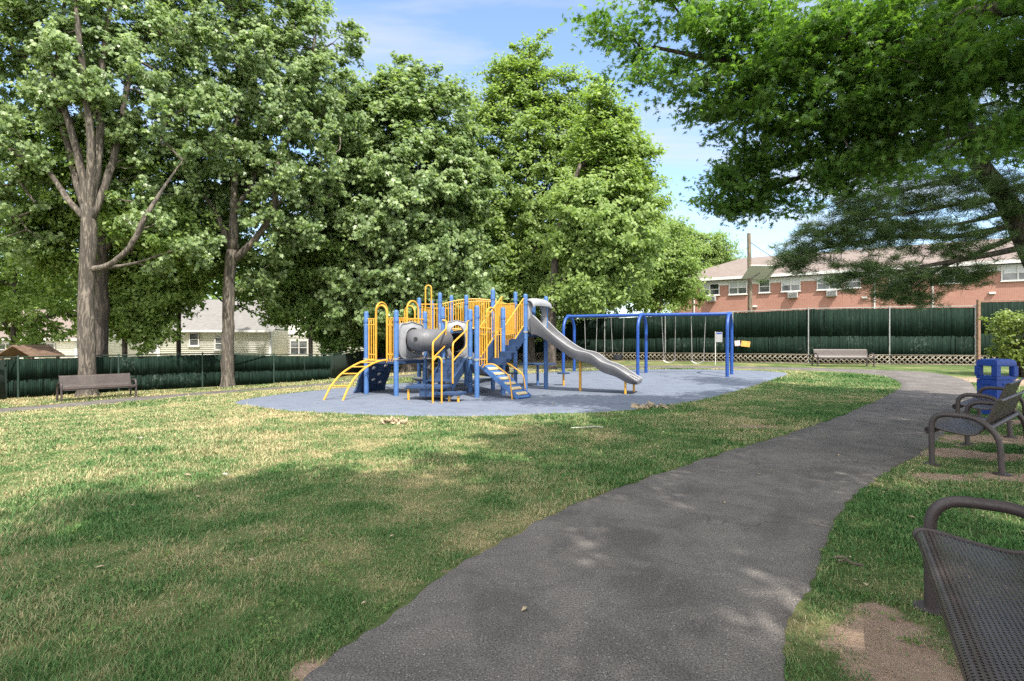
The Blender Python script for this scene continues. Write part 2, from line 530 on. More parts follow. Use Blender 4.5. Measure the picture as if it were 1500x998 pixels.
def perforated():
    """coated steel sheet with real round holes (see-through)"""
    m = bpy.data.materials.new('perforated_brown_steel'); m.use_nodes = True
    n = m.node_tree; p = n.nodes['Principled BSDF']; out = n.nodes['Material Output']
    uv = N(n, 'ShaderNodeTexCoord')
    sc_ = N(n, 'ShaderNodeVectorMath'); sc_.operation = 'SCALE'; sc_.inputs['Scale'].default_value = 1 / 0.019
    n.links.new(uv.outputs['UV'], sc_.inputs[0])
    fr = N(n, 'ShaderNodeVectorMath'); fr.operation = 'FRACTION'
    n.links.new(sc_.outputs[0], fr.inputs[0])
    sb = N(n, 'ShaderNodeVectorMath'); sb.operation = 'SUBTRACT'; sb.inputs[1].default_value = (0.5, 0.5, 0)
    n.links.new(fr.outputs[0], sb.inputs[0])
    ln = N(n, 'ShaderNodeVectorMath'); ln.operation = 'LENGTH'
    n.links.new(sb.outputs[0], ln.inputs[0])
    hole = mth(n, 'LESS_THAN', ln.outputs['Value'], 0.27)
    f = noise(n, objpos(n), 5, 5)
    c = ramp(n, f, [(0.3, (0.050, 0.037, 0.034)), (0.7, (0.072, 0.056, 0.052))])
    n.links.new(c, p.inputs['Base Color'])
    p.inputs['Roughness'].default_value = 0.42
    tr = N(n, 'ShaderNodeBsdfTransparent')
    ms = N(n, 'ShaderNodeMixShader')
    n.links.new(hole, ms.inputs[0]); n.links.new(p.outputs[0], ms.inputs[1]); n.links.new(tr.outputs[0], ms.inputs[2])
    n.links.new(ms.outputs[0], out.inputs['Surface'])
    return m
M['perf'] = perforated()

# ------------------------------------------------------------------ object helpers
def empty(name, loc, label, cat, group=None, rz=0.0):
    o = bpy.data.objects.new(name, None)
    o.empty_display_size = 0.3
    o.location = loc
    o.rotation_euler = (0, 0, rz)
    COL.objects.link(o)
    o['label'] = label; o['category'] = cat
    if group: o['group'] = group
    return o

def tag(o, label, cat, group=None):
    o['label'] = label; o['category'] = cat
    if group: o['group'] = group
    return o

class MB:
    def __init__(s):
        s.v = []; s.f = []; s.uv = None
    def add(s, vs, fs):
        b = len(s.v)
        s.v.extend([tuple(p) for p in vs])
        s.f.extend([tuple(i + b for i in f) for f in fs])
    def box(s, c, size, ax=None):
        """box centred at c; ax = (x dir, y dir, z dir)"""
        c = Vector(c)
        X, Y, Zv = ax if ax else (Vector((1, 0, 0)), Vector((0, 1, 0)), Vector((0, 0, 1)))
        X, Y, Zv = Vector(X) * size[0] / 2, Vector(Y) * size[1] / 2, Vector(Zv) * size[2] / 2
        vs = [c - X - Y - Zv, c + X - Y - Zv, c + X + Y - Zv, c - X + Y - Zv,
              c - X - Y + Zv, c + X - Y + Zv, c + X + Y + Zv, c - X + Y + Zv]
        s.add(vs, [(0, 3, 2, 1), (4, 5, 6, 7), (0, 1, 5, 4), (1, 2, 6, 5), (2, 3, 7, 6), (3, 0, 4, 7)])
        return s
    def beam(s, a, b, wd, ht, up=(0, 0, 1)):
        a = Vector(a); b = Vector(b)
        X = (b - a); L = X.length; X.normalize()
        Y = Vector(up).cross(X)
        if Y.length < 1e-5: Y = Vector((1, 0, 0)).cross(X)
        Y.normalize(); Zv = X.cross(Y)
        return s.box((a + b) / 2, (L, wd, ht), (X, Y, Zv))
    def tube(s, pts, r, n=8, cap=True, dome=False):
        pts = [Vector(p) for p in pts]
        rs = r if isinstance(r, (list, tuple, np.ndarray)) else [r] * len(pts)
        if dome:
            d = (pts[-1] - pts[-2]).normalized(); p = pts[-1]; r0 = rs[-1]
            pts = pts + [p + d * r0 * 0.5, p + d * r0 * 0.85]; rs = list(rs) + [r0 * 0.87, r0 * 0.45]
        k = len(pts)
        t0 = (pts[1] - pts[0]).normalized()
        ref = Vector((0, 0, 1)) if abs(t0.z) < 0.9 else Vector((1, 0, 0))
        nrm = t0.cross(ref).normalized()
        base = len(s.v)
        for i in range(k):
            if i == 0: t = pts[1] - pts[0]
            elif i == k - 1: t = pts[-1] - pts[-2]
            else: t = (pts[i + 1] - pts[i]).normalized() + (pts[i] - pts[i - 1]).normalized()
            t.normalize()
            nrm = (nrm - t * nrm.dot(t))
            if nrm.length < 1e-6: nrm = t.orthogonal()
            nrm.normalize()
            bn = t.cross(nrm)
            for j in range(n):
                a = 2 * math.pi * j / n
                s.v.append(tuple(pts[i] + (nrm * math.cos(a) + bn * math.sin(a)) * rs[i]))
        for i in range(k - 1):
            for j in range(n):
                j2 = (j + 1) % n
                s.f.append((base + i * n + j, base + i * n + j2, base + (i + 1) * n + j2, base + (i + 1) * n + j))
        if cap:
            s.f.append(tuple(base + j for j in reversed(range(n))))
            s.f.append(tuple(base + (k - 1) * n + j for j in range(n)))
        return s
    def prism(s, poly, z0, z1):
        n = len(poly)
        vs = [(p[0], p[1], z0) for p in poly] + [(p[0], p[1], z1) for p in poly]
        fs = [tuple(reversed(range(n))), tuple(range(n, 2 * n))]
        for i in range(n):
            j = (i + 1) % n
            fs.append((i, j, n + j, n + i))
        s.add(vs, fs)
        return s
    def sweep(s, rings, closed_ring=True, caps=True):
        n = len(rings[0]); base = len(s.v)
        for r_ in rings: s.v.extend([tuple(p) for p in r_])
        for i in range(len(rings) - 1):
            for j in range(n if closed_ring else n - 1):
                j2 = (j + 1) % n
                s.f.append((base + i * n + j, base + i * n + j2, base + (i + 1) * n + j2, base + (i + 1) * n + j))
        if caps and closed_ring:
            s.f.append(tuple(base + j for j in reversed(range(n))))
            s.f.append(tuple(base + (len(rings) - 1) * n + j for j in range(n)))
        return s
    def build(s, name, mat, parent=None, smooth=False, bevel=0.0):
        off = parent_origin(parent)
        me = bpy.data.meshes.new(name)
        me.from_pydata([(p[0] - off[0], p[1] - off[1], p[2] - off[2]) for p in s.v], [], s.f)
        me.validate()
        import bmesh
        bm = bmesh.new(); bm.from_mesh(me)
        bmesh.ops.recalc_face_normals(bm, faces=bm.faces)
        if bevel:
            ed = [e for e in bm.edges if len(e.link_faces) == 2 and e.calc_face_angle(0) > 0.6]
            bmesh.ops.bevel(bm, geom=ed, offset=bevel, segments=2, affect='EDGES', clamp_overlap=True)
        bm.to_mesh(me); bm.free()
        if smooth or bevel:
            for p in me.polygons: p.use_smooth = True
            me.set_sharp_from_angle(angle=R(42))
        me.materials.append(mat)
        o = bpy.data.objects.new(name, me)
        COL.objects.link(o)
        if parent: o.parent = parent
        return o

def parent_origin(p):
    x = Vector((0, 0, 0))
    while p is not None:
        x += Vector(p.location); p = p.parent
    return x

def np_mesh(name, verts, loops, starts, mat, parent=None, smooth=False):
    off = np.array(parent_origin(parent), dtype=np.float32)
    me = bpy.data.meshes.new(name)
    v = np.asarray(verts, dtype=np.float32) - off
    me.vertices.add(len(v)); me.vertices.foreach_set('co', v.ravel())
    me.loops.add(len(loops)); me.loops.foreach_set('vertex_index', np.asarray(loops, dtype=np.int32))
    me.polygons.add(len(starts)); me.polygons.foreach_set('loop_start', np.asarray(starts, dtype=np.int32))
    if smooth: me.polygons.foreach_set('use_smooth', np.ones(len(starts), bool))
    me.update(calc_edges=True)
    me.materials.append(mat)
    o = bpy.data.objects.new(name, me)
    COL.objects.link(o)
    if parent: o.parent = parent
    return o

def structure(o):
    o['kind'] = 'structure'
    return o

def smooth_path(pts, k=6, closed=False):
    """Catmull-Rom through points"""
    P = [Vector(p) for p in pts]
    n = len(P); out = []
    rng = n if closed else n - 1
    for i in range(rng):
        p0 = P[(i - 1) % n] if (closed or i > 0) else P[0] * 2 - P[1]
        p1 = P[i]; p2 = P[(i + 1) % n]
        p3 = P[(i + 2) % n] if (closed or i + 2 < n) else P[-1] * 2 - P[-2]
        for j in range(k):
            t = j / k
            out.append(0.5 * ((2 * p1) + (p2 - p0) * t + (2 * p0 - 5 * p1 + 4 * p2 - p3) * t * t + (3 * p1 - p0 - 3 * p2 + p3) * t ** 3))
    if not closed: out.append(P[-1].copy())
    return out

def rounded(pts, rad, k=5):
    """polyline with its inner corners rounded"""
    P = [Vector(p) for p in pts]; out = [P[0]]
    for i in range(1, len(P) - 1):
        a = (P[i - 1] - P[i]); b = (P[i + 1] - P[i])
        r_ = min(rad, a.length * 0.49, b.length * 0.49)
        a.normalize(); b.normalize()
        s0 = P[i] + a * r_; s1 = P[i] + b * r_
        for j in range(k + 1):
            t = j / k
            out.append(s0 * (1 - t) ** 2 + P[i] * 2 * t * (1 - t) + s1 * t * t)
    out.append(P[-1])
    return out

def copy_tree(o, parent=None):
    c = o.copy(); COL.objects.link(c)
    if parent: c.parent = parent
    for ch in o.children: copy_tree(ch, c)
    return c

# ------------------------------------------------------------------ the ground sheet
path_in_px = [(450, 998), (560, 905), (700, 810), (850, 737), (1000, 683), (1120, 646), (1200, 621), (1262, 597), (1303, 578), (1320, 566),
              (1312, 557), (1285, 550), (1240, 545.5)]
path_out_px = [(1150, 998), (1190, 870), (1222, 770), (1265, 716), (1310, 688), (1350, 664), (1385, 634), (1412, 608), (1428, 588), (1431, 573),
               (1418, 559), (1385, 549.5), (1330, 544)]
pin = [at(*p) for p in path_in_px]
pout = [at(*p) for p in path_out_px]
pin = [Vector((-2.6, -4, 0)), Vector((-1.55, 0, 0))] + pin
pout = [Vector((-0.4, -4, 0)), Vector((0.55, 0.2, 0))] + pout
left_c = [at(483, 562.5), at(333, 574), at(233, 582.5), at(120, 592.5), at(0, 602.5), at(-160, 617)]
far_c = [Vector((12.6, 24.7, 0)), Vector((8, 26.0, 0)), Vector((3, 26.2, 0)), Vector((-2.5, 25.0, 0))]
cl = far_c + left_c
for i, p in enumerate(cl):
    a = cl[max(0, i - 1)]; b = cl[min(len(cl) - 1, i + 1)]
    t = (b - a); t.z = 0; t.normalize()
    nrm = Vector((t.y, -t.x, 0))            # towards the outside
    pin.append(p - nrm * 0.75); pout.append(p + nrm * 0.75)
Lp = smooth_path([Vector((p.x, p.y, 0)) for p in pin], 8)
Rp = smooth_path([Vector((p.x, p.y, 0)) for p in pout], 8)
path_poly = [(p.x, p.y) for p in Lp] + [(p.x, p.y) for p in reversed(Rp)]

surf_px = [(343, 591), (368, 596), (420, 602), (490, 606.5), (570, 609.5), (650, 610.5), (740, 609.5), (830, 606.5), (900, 602.5), (955, 597.5), (1005, 590.5),
           (1045, 582), (1085, 571.5), (1120, 560.5), (1150, 550.5), (1150, 546.5), (1110, 543.5), (1050, 542), (950, 541.5), (850, 544), (780, 547.5),
           (700, 553), (600, 561), (520, 567.5), (450, 574), (390, 581), (355, 586.5)]
surf = smooth_path([Vector((at(*p).x, at(*p).y, 0)) for p in surf_px], 6, True)
surf_poly = [(p.x, p.y) for p in surf]

DIRT = [(1305, 950, 0.27, 0.32), (1340, 990, 0.30, 0.22), (1285, 893, 0.10, 0.12), (1405, 664, 0.6, 0.35), (1450, 668, 0.6, 0.3), (1475, 645, 0.9, 0.5),
        (1440, 618, 1.0, 0.5), (1390, 700, 0.35, 0.2), (1480, 700, .6, .25), (455, 985, 0.16, 0.12), (660, 841, 0.15, 0.06),
        (1480, 560, 2.0, 1.5), (1110, 625, 0.5, 0.2)]
DW = [(at(a, b).x, at(a, b).y, c, d) for a, b, c, d in DIRT]
Lnp = np.array([(p.x, p.y) for p in Lp]); Rnp = np.array([(p.x, p.y) for p in Rp])
def bareness(x, y):
    k = np.zeros_like(x)
    for cx, cy, rx, ry in DW:
        d = np.sqrt(((x - cx) / rx) ** 2 + ((y - cy) / ry) ** 2) * (0.45 + 1.1 * fbm(x, y, 0.34, 6)) + (vnoise(x, y, .07, 2) - .5) * .35
        k = np.maximum(k, np.clip(1.25 - 0.75 * d, 0, 1))
    # worn margin beside the near path
    near = (y < 9) & (y > -2) & (x > -3) & (x < 9)
    if near.any():
        xs = x[near]; ys = y[near]
        dm = np.full(xs.shape, 9.0)
        for E in (Lnp[:90], Rnp[:90]):
            for ex, ey in E[::2]:
                dm = np.minimum(dm, (xs - ex) ** 2 + (ys - ey) ** 2)
        dm = np.sqrt(dm)
        k[near] = np.maximum(k[near], np.clip(0.40 - dm * 6.0 + (vnoise(xs, ys, 0.28, 3) - 0.5) * 1.0, 0, 0.8))
    return k

xs = np.concatenate([np.linspace(-420, -45, 14), np.arange(-44, -8, 0.75), np.arange(-8, 10.01, 0.12), np.arange(10.5, 46, 0.75), np.linspace(48, 420, 14)])
ys = np.concatenate([np.linspace(-60, -8, 8), np.arange(-7, 1, 0.5), np.arange(1, 12, 0.12), np.arange(12, 50, 0.6), np.linspace(52, 700, 16)])
GX, GY = np.meshgrid(xs, ys)
GZ = g(GX, GY) + (vnoise(GX, GY, 1.1, 5) - 0.5) * 0.0
vv = np.stack([GX, GY, GZ], -1).reshape(-1, 3)
nx, ny = len(xs), len(ys)
ii = np.arange((ny - 1) * (nx - 1)); r0 = ii // (nx - 1); c0 = ii % (nx - 1)
q = np.stack([r0 * nx + c0, r0 * nx + c0 + 1, (r0 + 1) * nx + c0 + 1, (r0 + 1) * nx + c0], -1)
ground = np_mesh('ground', vv, q.ravel(), np.arange(len(q)) * 4, M['ground'], smooth=True)
structure(ground)
ba = ground.data.attributes.new('bare', 'FLOAT', 'POINT')
ba.data.foreach_set('value', bareness(vv[:, 0].copy(), vv[:, 1].copy()).astype(np.float32))

# ------------------------------------------------------------------ asphalt path and rubber surface (sheets on the ground)
def ragged(P, amp, seed):
    out = []
    for i, p in enumerate(P):
        a = P[max(0, i - 1)]; b = P[min(len(P) - 1, i + 1)]
        t = (b - a).normalized(); nrm = Vector((-t.y, t.x, 0))
        k = (float(vnoise(p.x, p.y, 0.25, seed)) - 0.5) * 2 * amp + (float(vnoise(p.x, p.y, 0.09, seed + 3)) - 0.5) * 1.3 * amp
        out.append(p + nrm * k)
    return out
Lf = smooth_path([Vector((p.x, p.y, 0)) for p in pin], 40)
Rf = smooth_path([Vector((p.x, p.y, 0)) for p in pout], 40)
Lf = ragged(Lf, 0.035, 1); Rf = ragged(Rf, 0.035, 2)
K = 8
pv = []
for a, b in zip(Lf, Rf):
    for j in range(K + 1):
        p = a.lerp(b, (0, .012, .15, .3, .5, .7, .85, .988, 1)[j])
        pv.append((p.x, p.y, gz(p.x, p.y) + (0.012 if 0 < j < K else -0.01)))
pf = []
for i in range(len(Lf) - 1):
    for j in range(K):
        pf += [i * (K + 1) + j, i * (K + 1) + j + 1, (i + 1) * (K + 1) + j + 1, (i + 1) * (K + 1) + j]
path = np_mesh('path', pv, pf, np.arange(len(pf) // 4) * 4, M['asphalt'], smooth=True)
structure(path)

cx, cy = at(760, 566).x, at(760, 566).y
sv = [(cx, cy, gz(cx, cy) + 0.014)]; K = 14
for k in range(1, K + 1):
    for p in surf:
        kf = (k / (K - 1) * .994) if k < K else 1.0
        x = cx + (p.x - cx) * kf; y = cy + (p.y - cy) * kf
        sv.append((x, y, gz(x, y) + (0.014 if k < K else -0.01)))
n = len(surf); loops = []; starts = []
for j in range(n):
    starts.append(len(loops)); loops += [0, 1 + j, 1 + (j + 1) % n]
for k in range(K - 1):
    for j in range(n):
        a = 1 + k * n + j; b = 1 + k * n + (j + 1) % n
        starts.append(len(loops)); loops += [a, a + n, b + n, b]
pad = np_mesh('playground_paving', sv, loops, starts, M['rubberfloor'], smooth=True)
structure(pad)

# ------------------------------------------------------------------ grass blades (countless: stuff)
def make_grass():
    rs = np.random.RandomState(11)
    n0 = 1350000
    u = rs.rand(n0)
    # density ~ r^-1.55 per area out to 26 m  (radial pdf ~ r^-0.55)
    e = 0.45
    r = (u * (26 ** e - 1.7 ** e) + 1.7 ** e) ** (1 / e)
    th = (rs.rand(n0) - 0.5) * 2 * R(52)
    x = r * np.sin(th); y = r * np.cos(th)
    ok = ~pip(x, y, path_poly) & ~pip(x, y, surf_poly)
    bn = bareness(x, y)
    ok &= rs.rand(n0) > np.clip((bn + (vnoise(x, y, 0.22, 8) - 0.5) * 0.5 - 0.36) * 3.2, 0, 0.97)
    # tufts: thin out between clumps
    cl_ = fbm(x, y, 0.22, 4)
    ok &= rs.rand(n0) < np.clip(0.5 + (cl_ - 0.38) * 3.0, 0.28, 1)
    x = x[ok]; y = y[ok]; r = r[ok]; cl_ = cl_[ok]
    n1 = len(x)
    big = fbm(x, y, 1.6, 9)
    h = (0.014 + 0.036 * np.clip((big - 0.25) * 1.5, 0, 1) * (0.5 + cl_)) * (0.55 + 0.9 * rs.rand(n1))
    wd = (0.0016 + 0.0009 * rs.rand(n1)) * (1 + np.clip(r - 3, 0, 30) * 0.30)
    tall = rs.rand(n1) < 0.012
    h = np.where(tall, h * 2.1 + .02, h); wd = np.where(tall, wd * .7, wd)
    h = h * (1 + np.clip(r - 6, 0, 20) * 0.02)
    az = rs.rand(n1) * 2 * np.pi
    lean = h * (0.25 + 0.9 * rs.rand(n1))
    dxv = np.cos(az); dyv = np.sin(az)
    a2 = az + np.pi / 2 + (rs.rand(n1) - 0.5) * 1.2
    wx = np.cos(a2) * wd; wy = np.sin(a2) * wd
    z = g(x, y) - 0.004
    v = np.zeros((n1, 5, 3), np.float32)
    v[:, 0] = np.stack([x - wx, y - wy, z], -1)
    v[:, 1] = np.stack([x + wx, y + wy, z], -1)
    mx = x + dxv * lean * 0.3; my = y + dyv * lean * 0.3; mz = z + h * 0.62
    v[:, 2] = np.stack([mx + wx * 0.8, my + wy * 0.8, mz], -1)
    v[:, 3] = np.stack([mx - wx * 0.8, my - wy * 0.8, mz], -1)
    v[:, 4] = np.stack([x + dxv * lean, y + dyv * lean, z + h], -1)
    b = np.arange(n1) * 5
    lp = np.stack([b, b + 1, b + 2, b + 3, b + 3, b + 2, b + 4], -1)
    st = np.stack([np.arange(n1) * 7, np.arange(n1) * 7 + 4], -1).ravel()
    o = np_mesh('grass', v.reshape(-1, 3), lp.ravel(), st, M['blade'])
    o['kind'] = 'stuff'
    o['label'] = 'short green and straw coloured lawn grass beside the asphalt path'
    o['category'] = 'grass'
    return n1
print('blades', make_grass())

# ------------------------------------------------------------------ trees
SHAPE = {
    'rhomb': np.array([(-0.5, 0, 0), (-0.05, -0.30, 0.05), (0.5, 0, -0.04), (-0.05, 0.30, 0.05)]),
    'maple': np.array([(-0.5, 0, 0), (-0.30, -0.42, -.05), (-0.05, -0.24, .04), (0.12, -0.52, -.08), (0.2, -0.15, .04), (0.55, 0, -.1), (0.2, 0.15, .04), (0.12, 0.52, -.08), (-0.05, 0.24, .04), (-0.30, 0.42, -.05)]),
    'oak': np.array([(-0.55, 0, 0), (-0.22, -0.06, .02), (-0.25, -0.30, -.03), (-0.06, -0.08, .03), (0.02, -0.44, -.06), (0.14, -0.09, .03), (0.33, -0.28, -.04),
                     (0.28, -0.07, .02), (0.58, 0, -.06), (0.28, 0.07, .02), (0.33, 0.28, -.04), (0.14, 0.09, .03), (0.02, 0.44, -.06), (-0.06, 0.08, .03), (-0.25, 0.30, -.03), (-0.22, 0.06, .02)]),
}

def leaf_mesh(name, cents, rc, per, size, mat, parent, rs, shape='rhomb', flat=0.65, up=0.5, outw=0.45, middle=None):
    cents = np.asarray(cents); nc = len(cents)
    cnt = np.maximum(4, (per * (0.45 + 1.1 * rs.rand(nc))).astype(int))
    ci = np.repeat(np.arange(nc), cnt); n = len(ci)
    rcv = rc * (0.65 + 0.7 * rs.rand(nc))
    # each spray is made of a few leafy twigs, so the clump has an uneven outline
    tw = 6
    tdir = rs.randn(nc, tw, 3); tdir[:, :, 2] *= flat; tdir /= np.linalg.norm(tdir, axis=2, keepdims=True)
    pick = rs.randint(0, tw, n); along = rs.rand(n) ** 0.7
    off = tdir[ci, pick] * (along * rcv[ci])[:, None] + rs.randn(n, 3) * (0.19 * rcv[ci])[:, None] * np.array([1, 1, flat])
    pos = cents[ci] + off
    md = cents.mean(0) if middle is None else np.asarray(middle)
    o = pos - md; o /= (np.linalg.norm(o, axis=1, keepdims=True) + 1e-6)
    nrm = np.array([0.14, -0.38, up * 1.15]) + o * outw + rs.randn(n, 3) * 0.42
    nrm /= np.linalg.norm(nrm, axis=1, keepdims=True)
    t = rs.randn(n, 3) + off / (np.linalg.norm(off, axis=1, keepdims=True) + 1e-6) * 0.8 + np.array([0, 0, -0.35])
    t -= nrm * (t * nrm).sum(1, keepdims=True); t /= np.linalg.norm(t, axis=1, keepdims=True)
    b = np.cross(nrm, t)
    s = size * (0.6 + 0.75 * rs.rand(n))
    tp = SHAPE[shape]; k = len(tp)
    v = pos[:, None, :] + s[:, None, None] * (tp[None, :, 0:1] * t[:, None, :] + tp[None, :, 1:2] * b[:, None, :] + tp[None, :, 2:3] * nrm[:, None, :] * 2)
    return np_mesh(name, v.reshape(-1, 3), np.arange(n * k), np.arange(n) * k, mat, parent)

def frustums(A, B, ra, rb, n=5):
    A = np.asarray(A, float); B = np.asarray(B, float)
    d = B - A; L = np.linalg.norm(d, axis=1, keepdims=True) + 1e-9; d = d / L
    ref = np.where(np.abs(d[:, 2:3]) < 0.9, np.array([[0, 0, 1.0]]), np.array([[1.0, 0, 0]]))
    u = np.cross(d, ref); u /= np.linalg.norm(u, axis=1, keepdims=True); w_ = np.cross(d, u)
    ang = np.arange(n) * 2 * np.pi / n
    ring = np.cos(ang)[None, :, None] * u[:, None, :] + np.sin(ang)[None, :, None] * w_[:, None, :]
    B2 = B + d * (np.asarray(rb)[:, None] * 0.5)
    v = np.concatenate([A[:, None, :] + ring * np.asarray(ra)[:, None, None], B2[:, None, :] + ring * np.asarray(rb)[:, None, None]], 1)
    m = len(A); base = np.arange(m)[:, None] * 2 * n
    j = np.arange(n); j2 = (j + 1) % n
    f = np.stack([base + j, base + j2, base + n + j2, base + n + j], -1).reshape(-1, 4)
    return v.reshape(-1, 3), f

def make_tree(label, trunk, limbs, lobes, ncl, per, size, rc, leaf, seed, bark='bark', shape='rhomb', name='tree', group=None,
              tip=0.012, shell=0.42, cat='tree', up=0.5, flat=0.65, flare=1.45, sides=12, droop=0.0, maxr=0.2, cut=None, shoots=1.1):
    """trunk / limbs: lists of (x,y,z,r); lobes: (x,y,z,rx,ry,rz)"""
    rs = np.random.RandomState(seed)
    b0 = trunk[0]
    root = empty(name, (b0[0], b0[1], b0[2]), label, cat, group)
    # main wood
    mb = MB()
    nodes = []; 
    def wood(pts, ns):
        P = smooth_path([Vector(p[:3]) for p in pts], 5)
        rr = np.interp(np.linspace(0, len(pts) - 1, len(P)), np.arange(len(pts)), [p[3] for p in pts])
        jit = [Vector((rs.randn() * 0.06 * r_, rs.randn() * 0.06 * r_, 0)) for r_ in rr]
        P2 = [p + j for p, j in zip(P, jit)]
        return P2, list(rr * (1 + 0.05 * rs.randn(len(rr))))
    extra = []
    P, rr = wood(trunk, sides)
    if flare > 1:
        P = [P[0] - Vector((0, 0, 0.25)), P[0].copy(), P[0] + Vector((0, 0, 0.22)), P[0] + Vector((0, 0, 0.55))] + [p for p in P if p.z > P[0].z + 0.9]
        rr = [rr[0] * flare * 1.15, rr[0] * flare, rr[0] * (1 + (flare - 1) * 0.4), rr[0] * 1.05] + rr[len(rr) - (len(P) - 4):]
    mb.tube(P, rr, sides)
    top = [p for p in P if p.z > P[0].z + 0.45 * (P[-1].z - P[0].z)]
    nodes += [tuple(p) for p in top]
    for lb in limbs:
        P, rr = wood(lb, 8)
        mb.tube(P, rr, 8)
        nodes += [tuple(p) for p in P[2:]]
        Ll = sum((a_ - b_).length for a_, b_ in zip(P, P[1:]))
        for _ in range(int(Ll * shoots)):
            k = rs.randint(len(P) // 3, len(P) - 1); dr_ = (P[k + 1] - P[k]).normalized(); sd_ = Vector(rs.randn(3)); sd_ -= dr_ * sd_.dot(dr_); sd_.normalize()
            l_ = 0.5 + 1.1 * rs.rand(); r0_ = min(rr[k] * .5, .028)
            q1 = P[k] + (dr_ * .6 + sd_ * .6) * l_ * .5; q2 = q1 + (dr_ * .5 + sd_ * .35 + Vector((0, 0, .35))) * l_ * .5 + Vector(rs.randn(3)) * .08
            mb.tube([P[k], q1, q2], [r0_, r0_ * .6, .006], 5); extra.append(tuple(q2)); extra.append(tuple(q1 * .4 + q2 * .6))
    # spray centres in the crown volume
    lob = np.array(lobes, float)
    vol = lob[:, 3] * lob[:, 4] * lob[:, 5]; wgt = vol ** 0.75; wgt /= wgt.sum()
    li = rs.choice(len(lob), ncl, p=wgt)
    d = rs.randn(ncl, 3); d /= np.linalg.norm(d, axis=1, keepdims=True)
    rad = rs.rand(ncl) ** shell
    C = lob[li, :3] + d * rad[:, None] * lob[li, 3:6]
    C = C[C[:, 2] > gz(b0[0], b0[1]) + 0.5]
    if cut is not None: C = C[cut(C)]
    n_ex = len(extra)
    if n_ex: leaf_extra = np.array(extra)
    # branches: attach each spray to the nearest wood already grown
    nd = [np.array(p) for p in nodes]; par = [-1] * len(nd); n_main = len(nd)
    base = np.array(nodes)
    order = np.argsort(np.linalg.norm(C[:, None, :] - base[None], axis=2).min(1))
    arr = np.zeros((n_main + 3 * len(C) + 3, 3)); arr[:n_main] = base; cnt = n_main
    leafnode = []
    for ci in order:
        c = C[ci]
        dv = c - arr[:cnt]
        dist = np.linalg.norm(dv, axis=1)
        cost = dist + np.maximum(0, arr[:cnt, 2] - c[2]) * (0.55 - droop) - 0.0
        k = int(np.argmin(cost)); p0 = arr[k].copy(); L = dist[k]
        prev = k
        bend = np.array([0, 0, -0.12 * L + droop * 0.3 * L]) + rs.randn(3) * 0.07 * L
        for t_, kk in ((0.38, 1.0), (0.72, 0.8)):
            p = p0 + (c - p0) * t_ + bend * kk
            arr[cnt] = p; par.append(prev); prev = cnt; cnt += 1
        arr[cnt] = c; par.append(prev); leafnode.append(cnt); cnt += 1
    load = np.zeros(cnt); load[leafnode] = 1
    for i in range(cnt - 1, n_main - 1, -1): load[par[i]] += load[i]
    rad_ = np.minimum(tip * np.maximum(load, 1) ** 0.5, maxr)
    idx = np.arange(n_main, cnt); pa = np.array(par)[idx]
    ra = np.minimum(rad_[pa], rad_[idx] * 1.35); rb = rad_[idx]
    fv, ff = frustums(arr[pa], arr[idx], ra, rb)
    mb.add([tuple(p) for p in fv], [tuple(f) for f in ff])
    t_ob = mb.build_fast('trunk', M[bark], root)
    if n_ex: C = np.concatenate([C, leaf_extra if cut is None else leaf_extra[cut(leaf_extra)]])
    leaf_mesh('crown', C, rc, per, size, LEAF[leaf], root, rs, shape, up=up, flat=flat)
    return root

def _build_fast(s, name, mat, parent):
    off = parent_origin(parent)
    me = bpy.data.meshes.new(name)
    me.from_pydata([(p[0] - off[0], p[1] - off[1], p[2] - off[2]) for p in s.v], [], s.f)
    for p in me.polygons: p.use_smooth = True
    me.materials.append(mat)
    o = bpy.data.objects.new(name, me); COL.objects.link(o)
    if parent: o.parent = parent
    return o
MB.build_fast = _build_fast

def PT(px, py, d, r): 
    p = W(px, py, d); return (p.x, p.y, p.z, r)
def LB(px, py, d, rpx, ry=None, rzpx=None):
    p = W(px, py, d); r_ = rpx / FPX * d; rz = (rzpx or rpx) / FPX * d
    return (p.x, p.y, p.z, r_, ry if ry else (r_ + rz) / 2, rz)
def base_pt(px, py, r):
    p = at(px, py); return (p.x, p.y, p.z, r), p.y

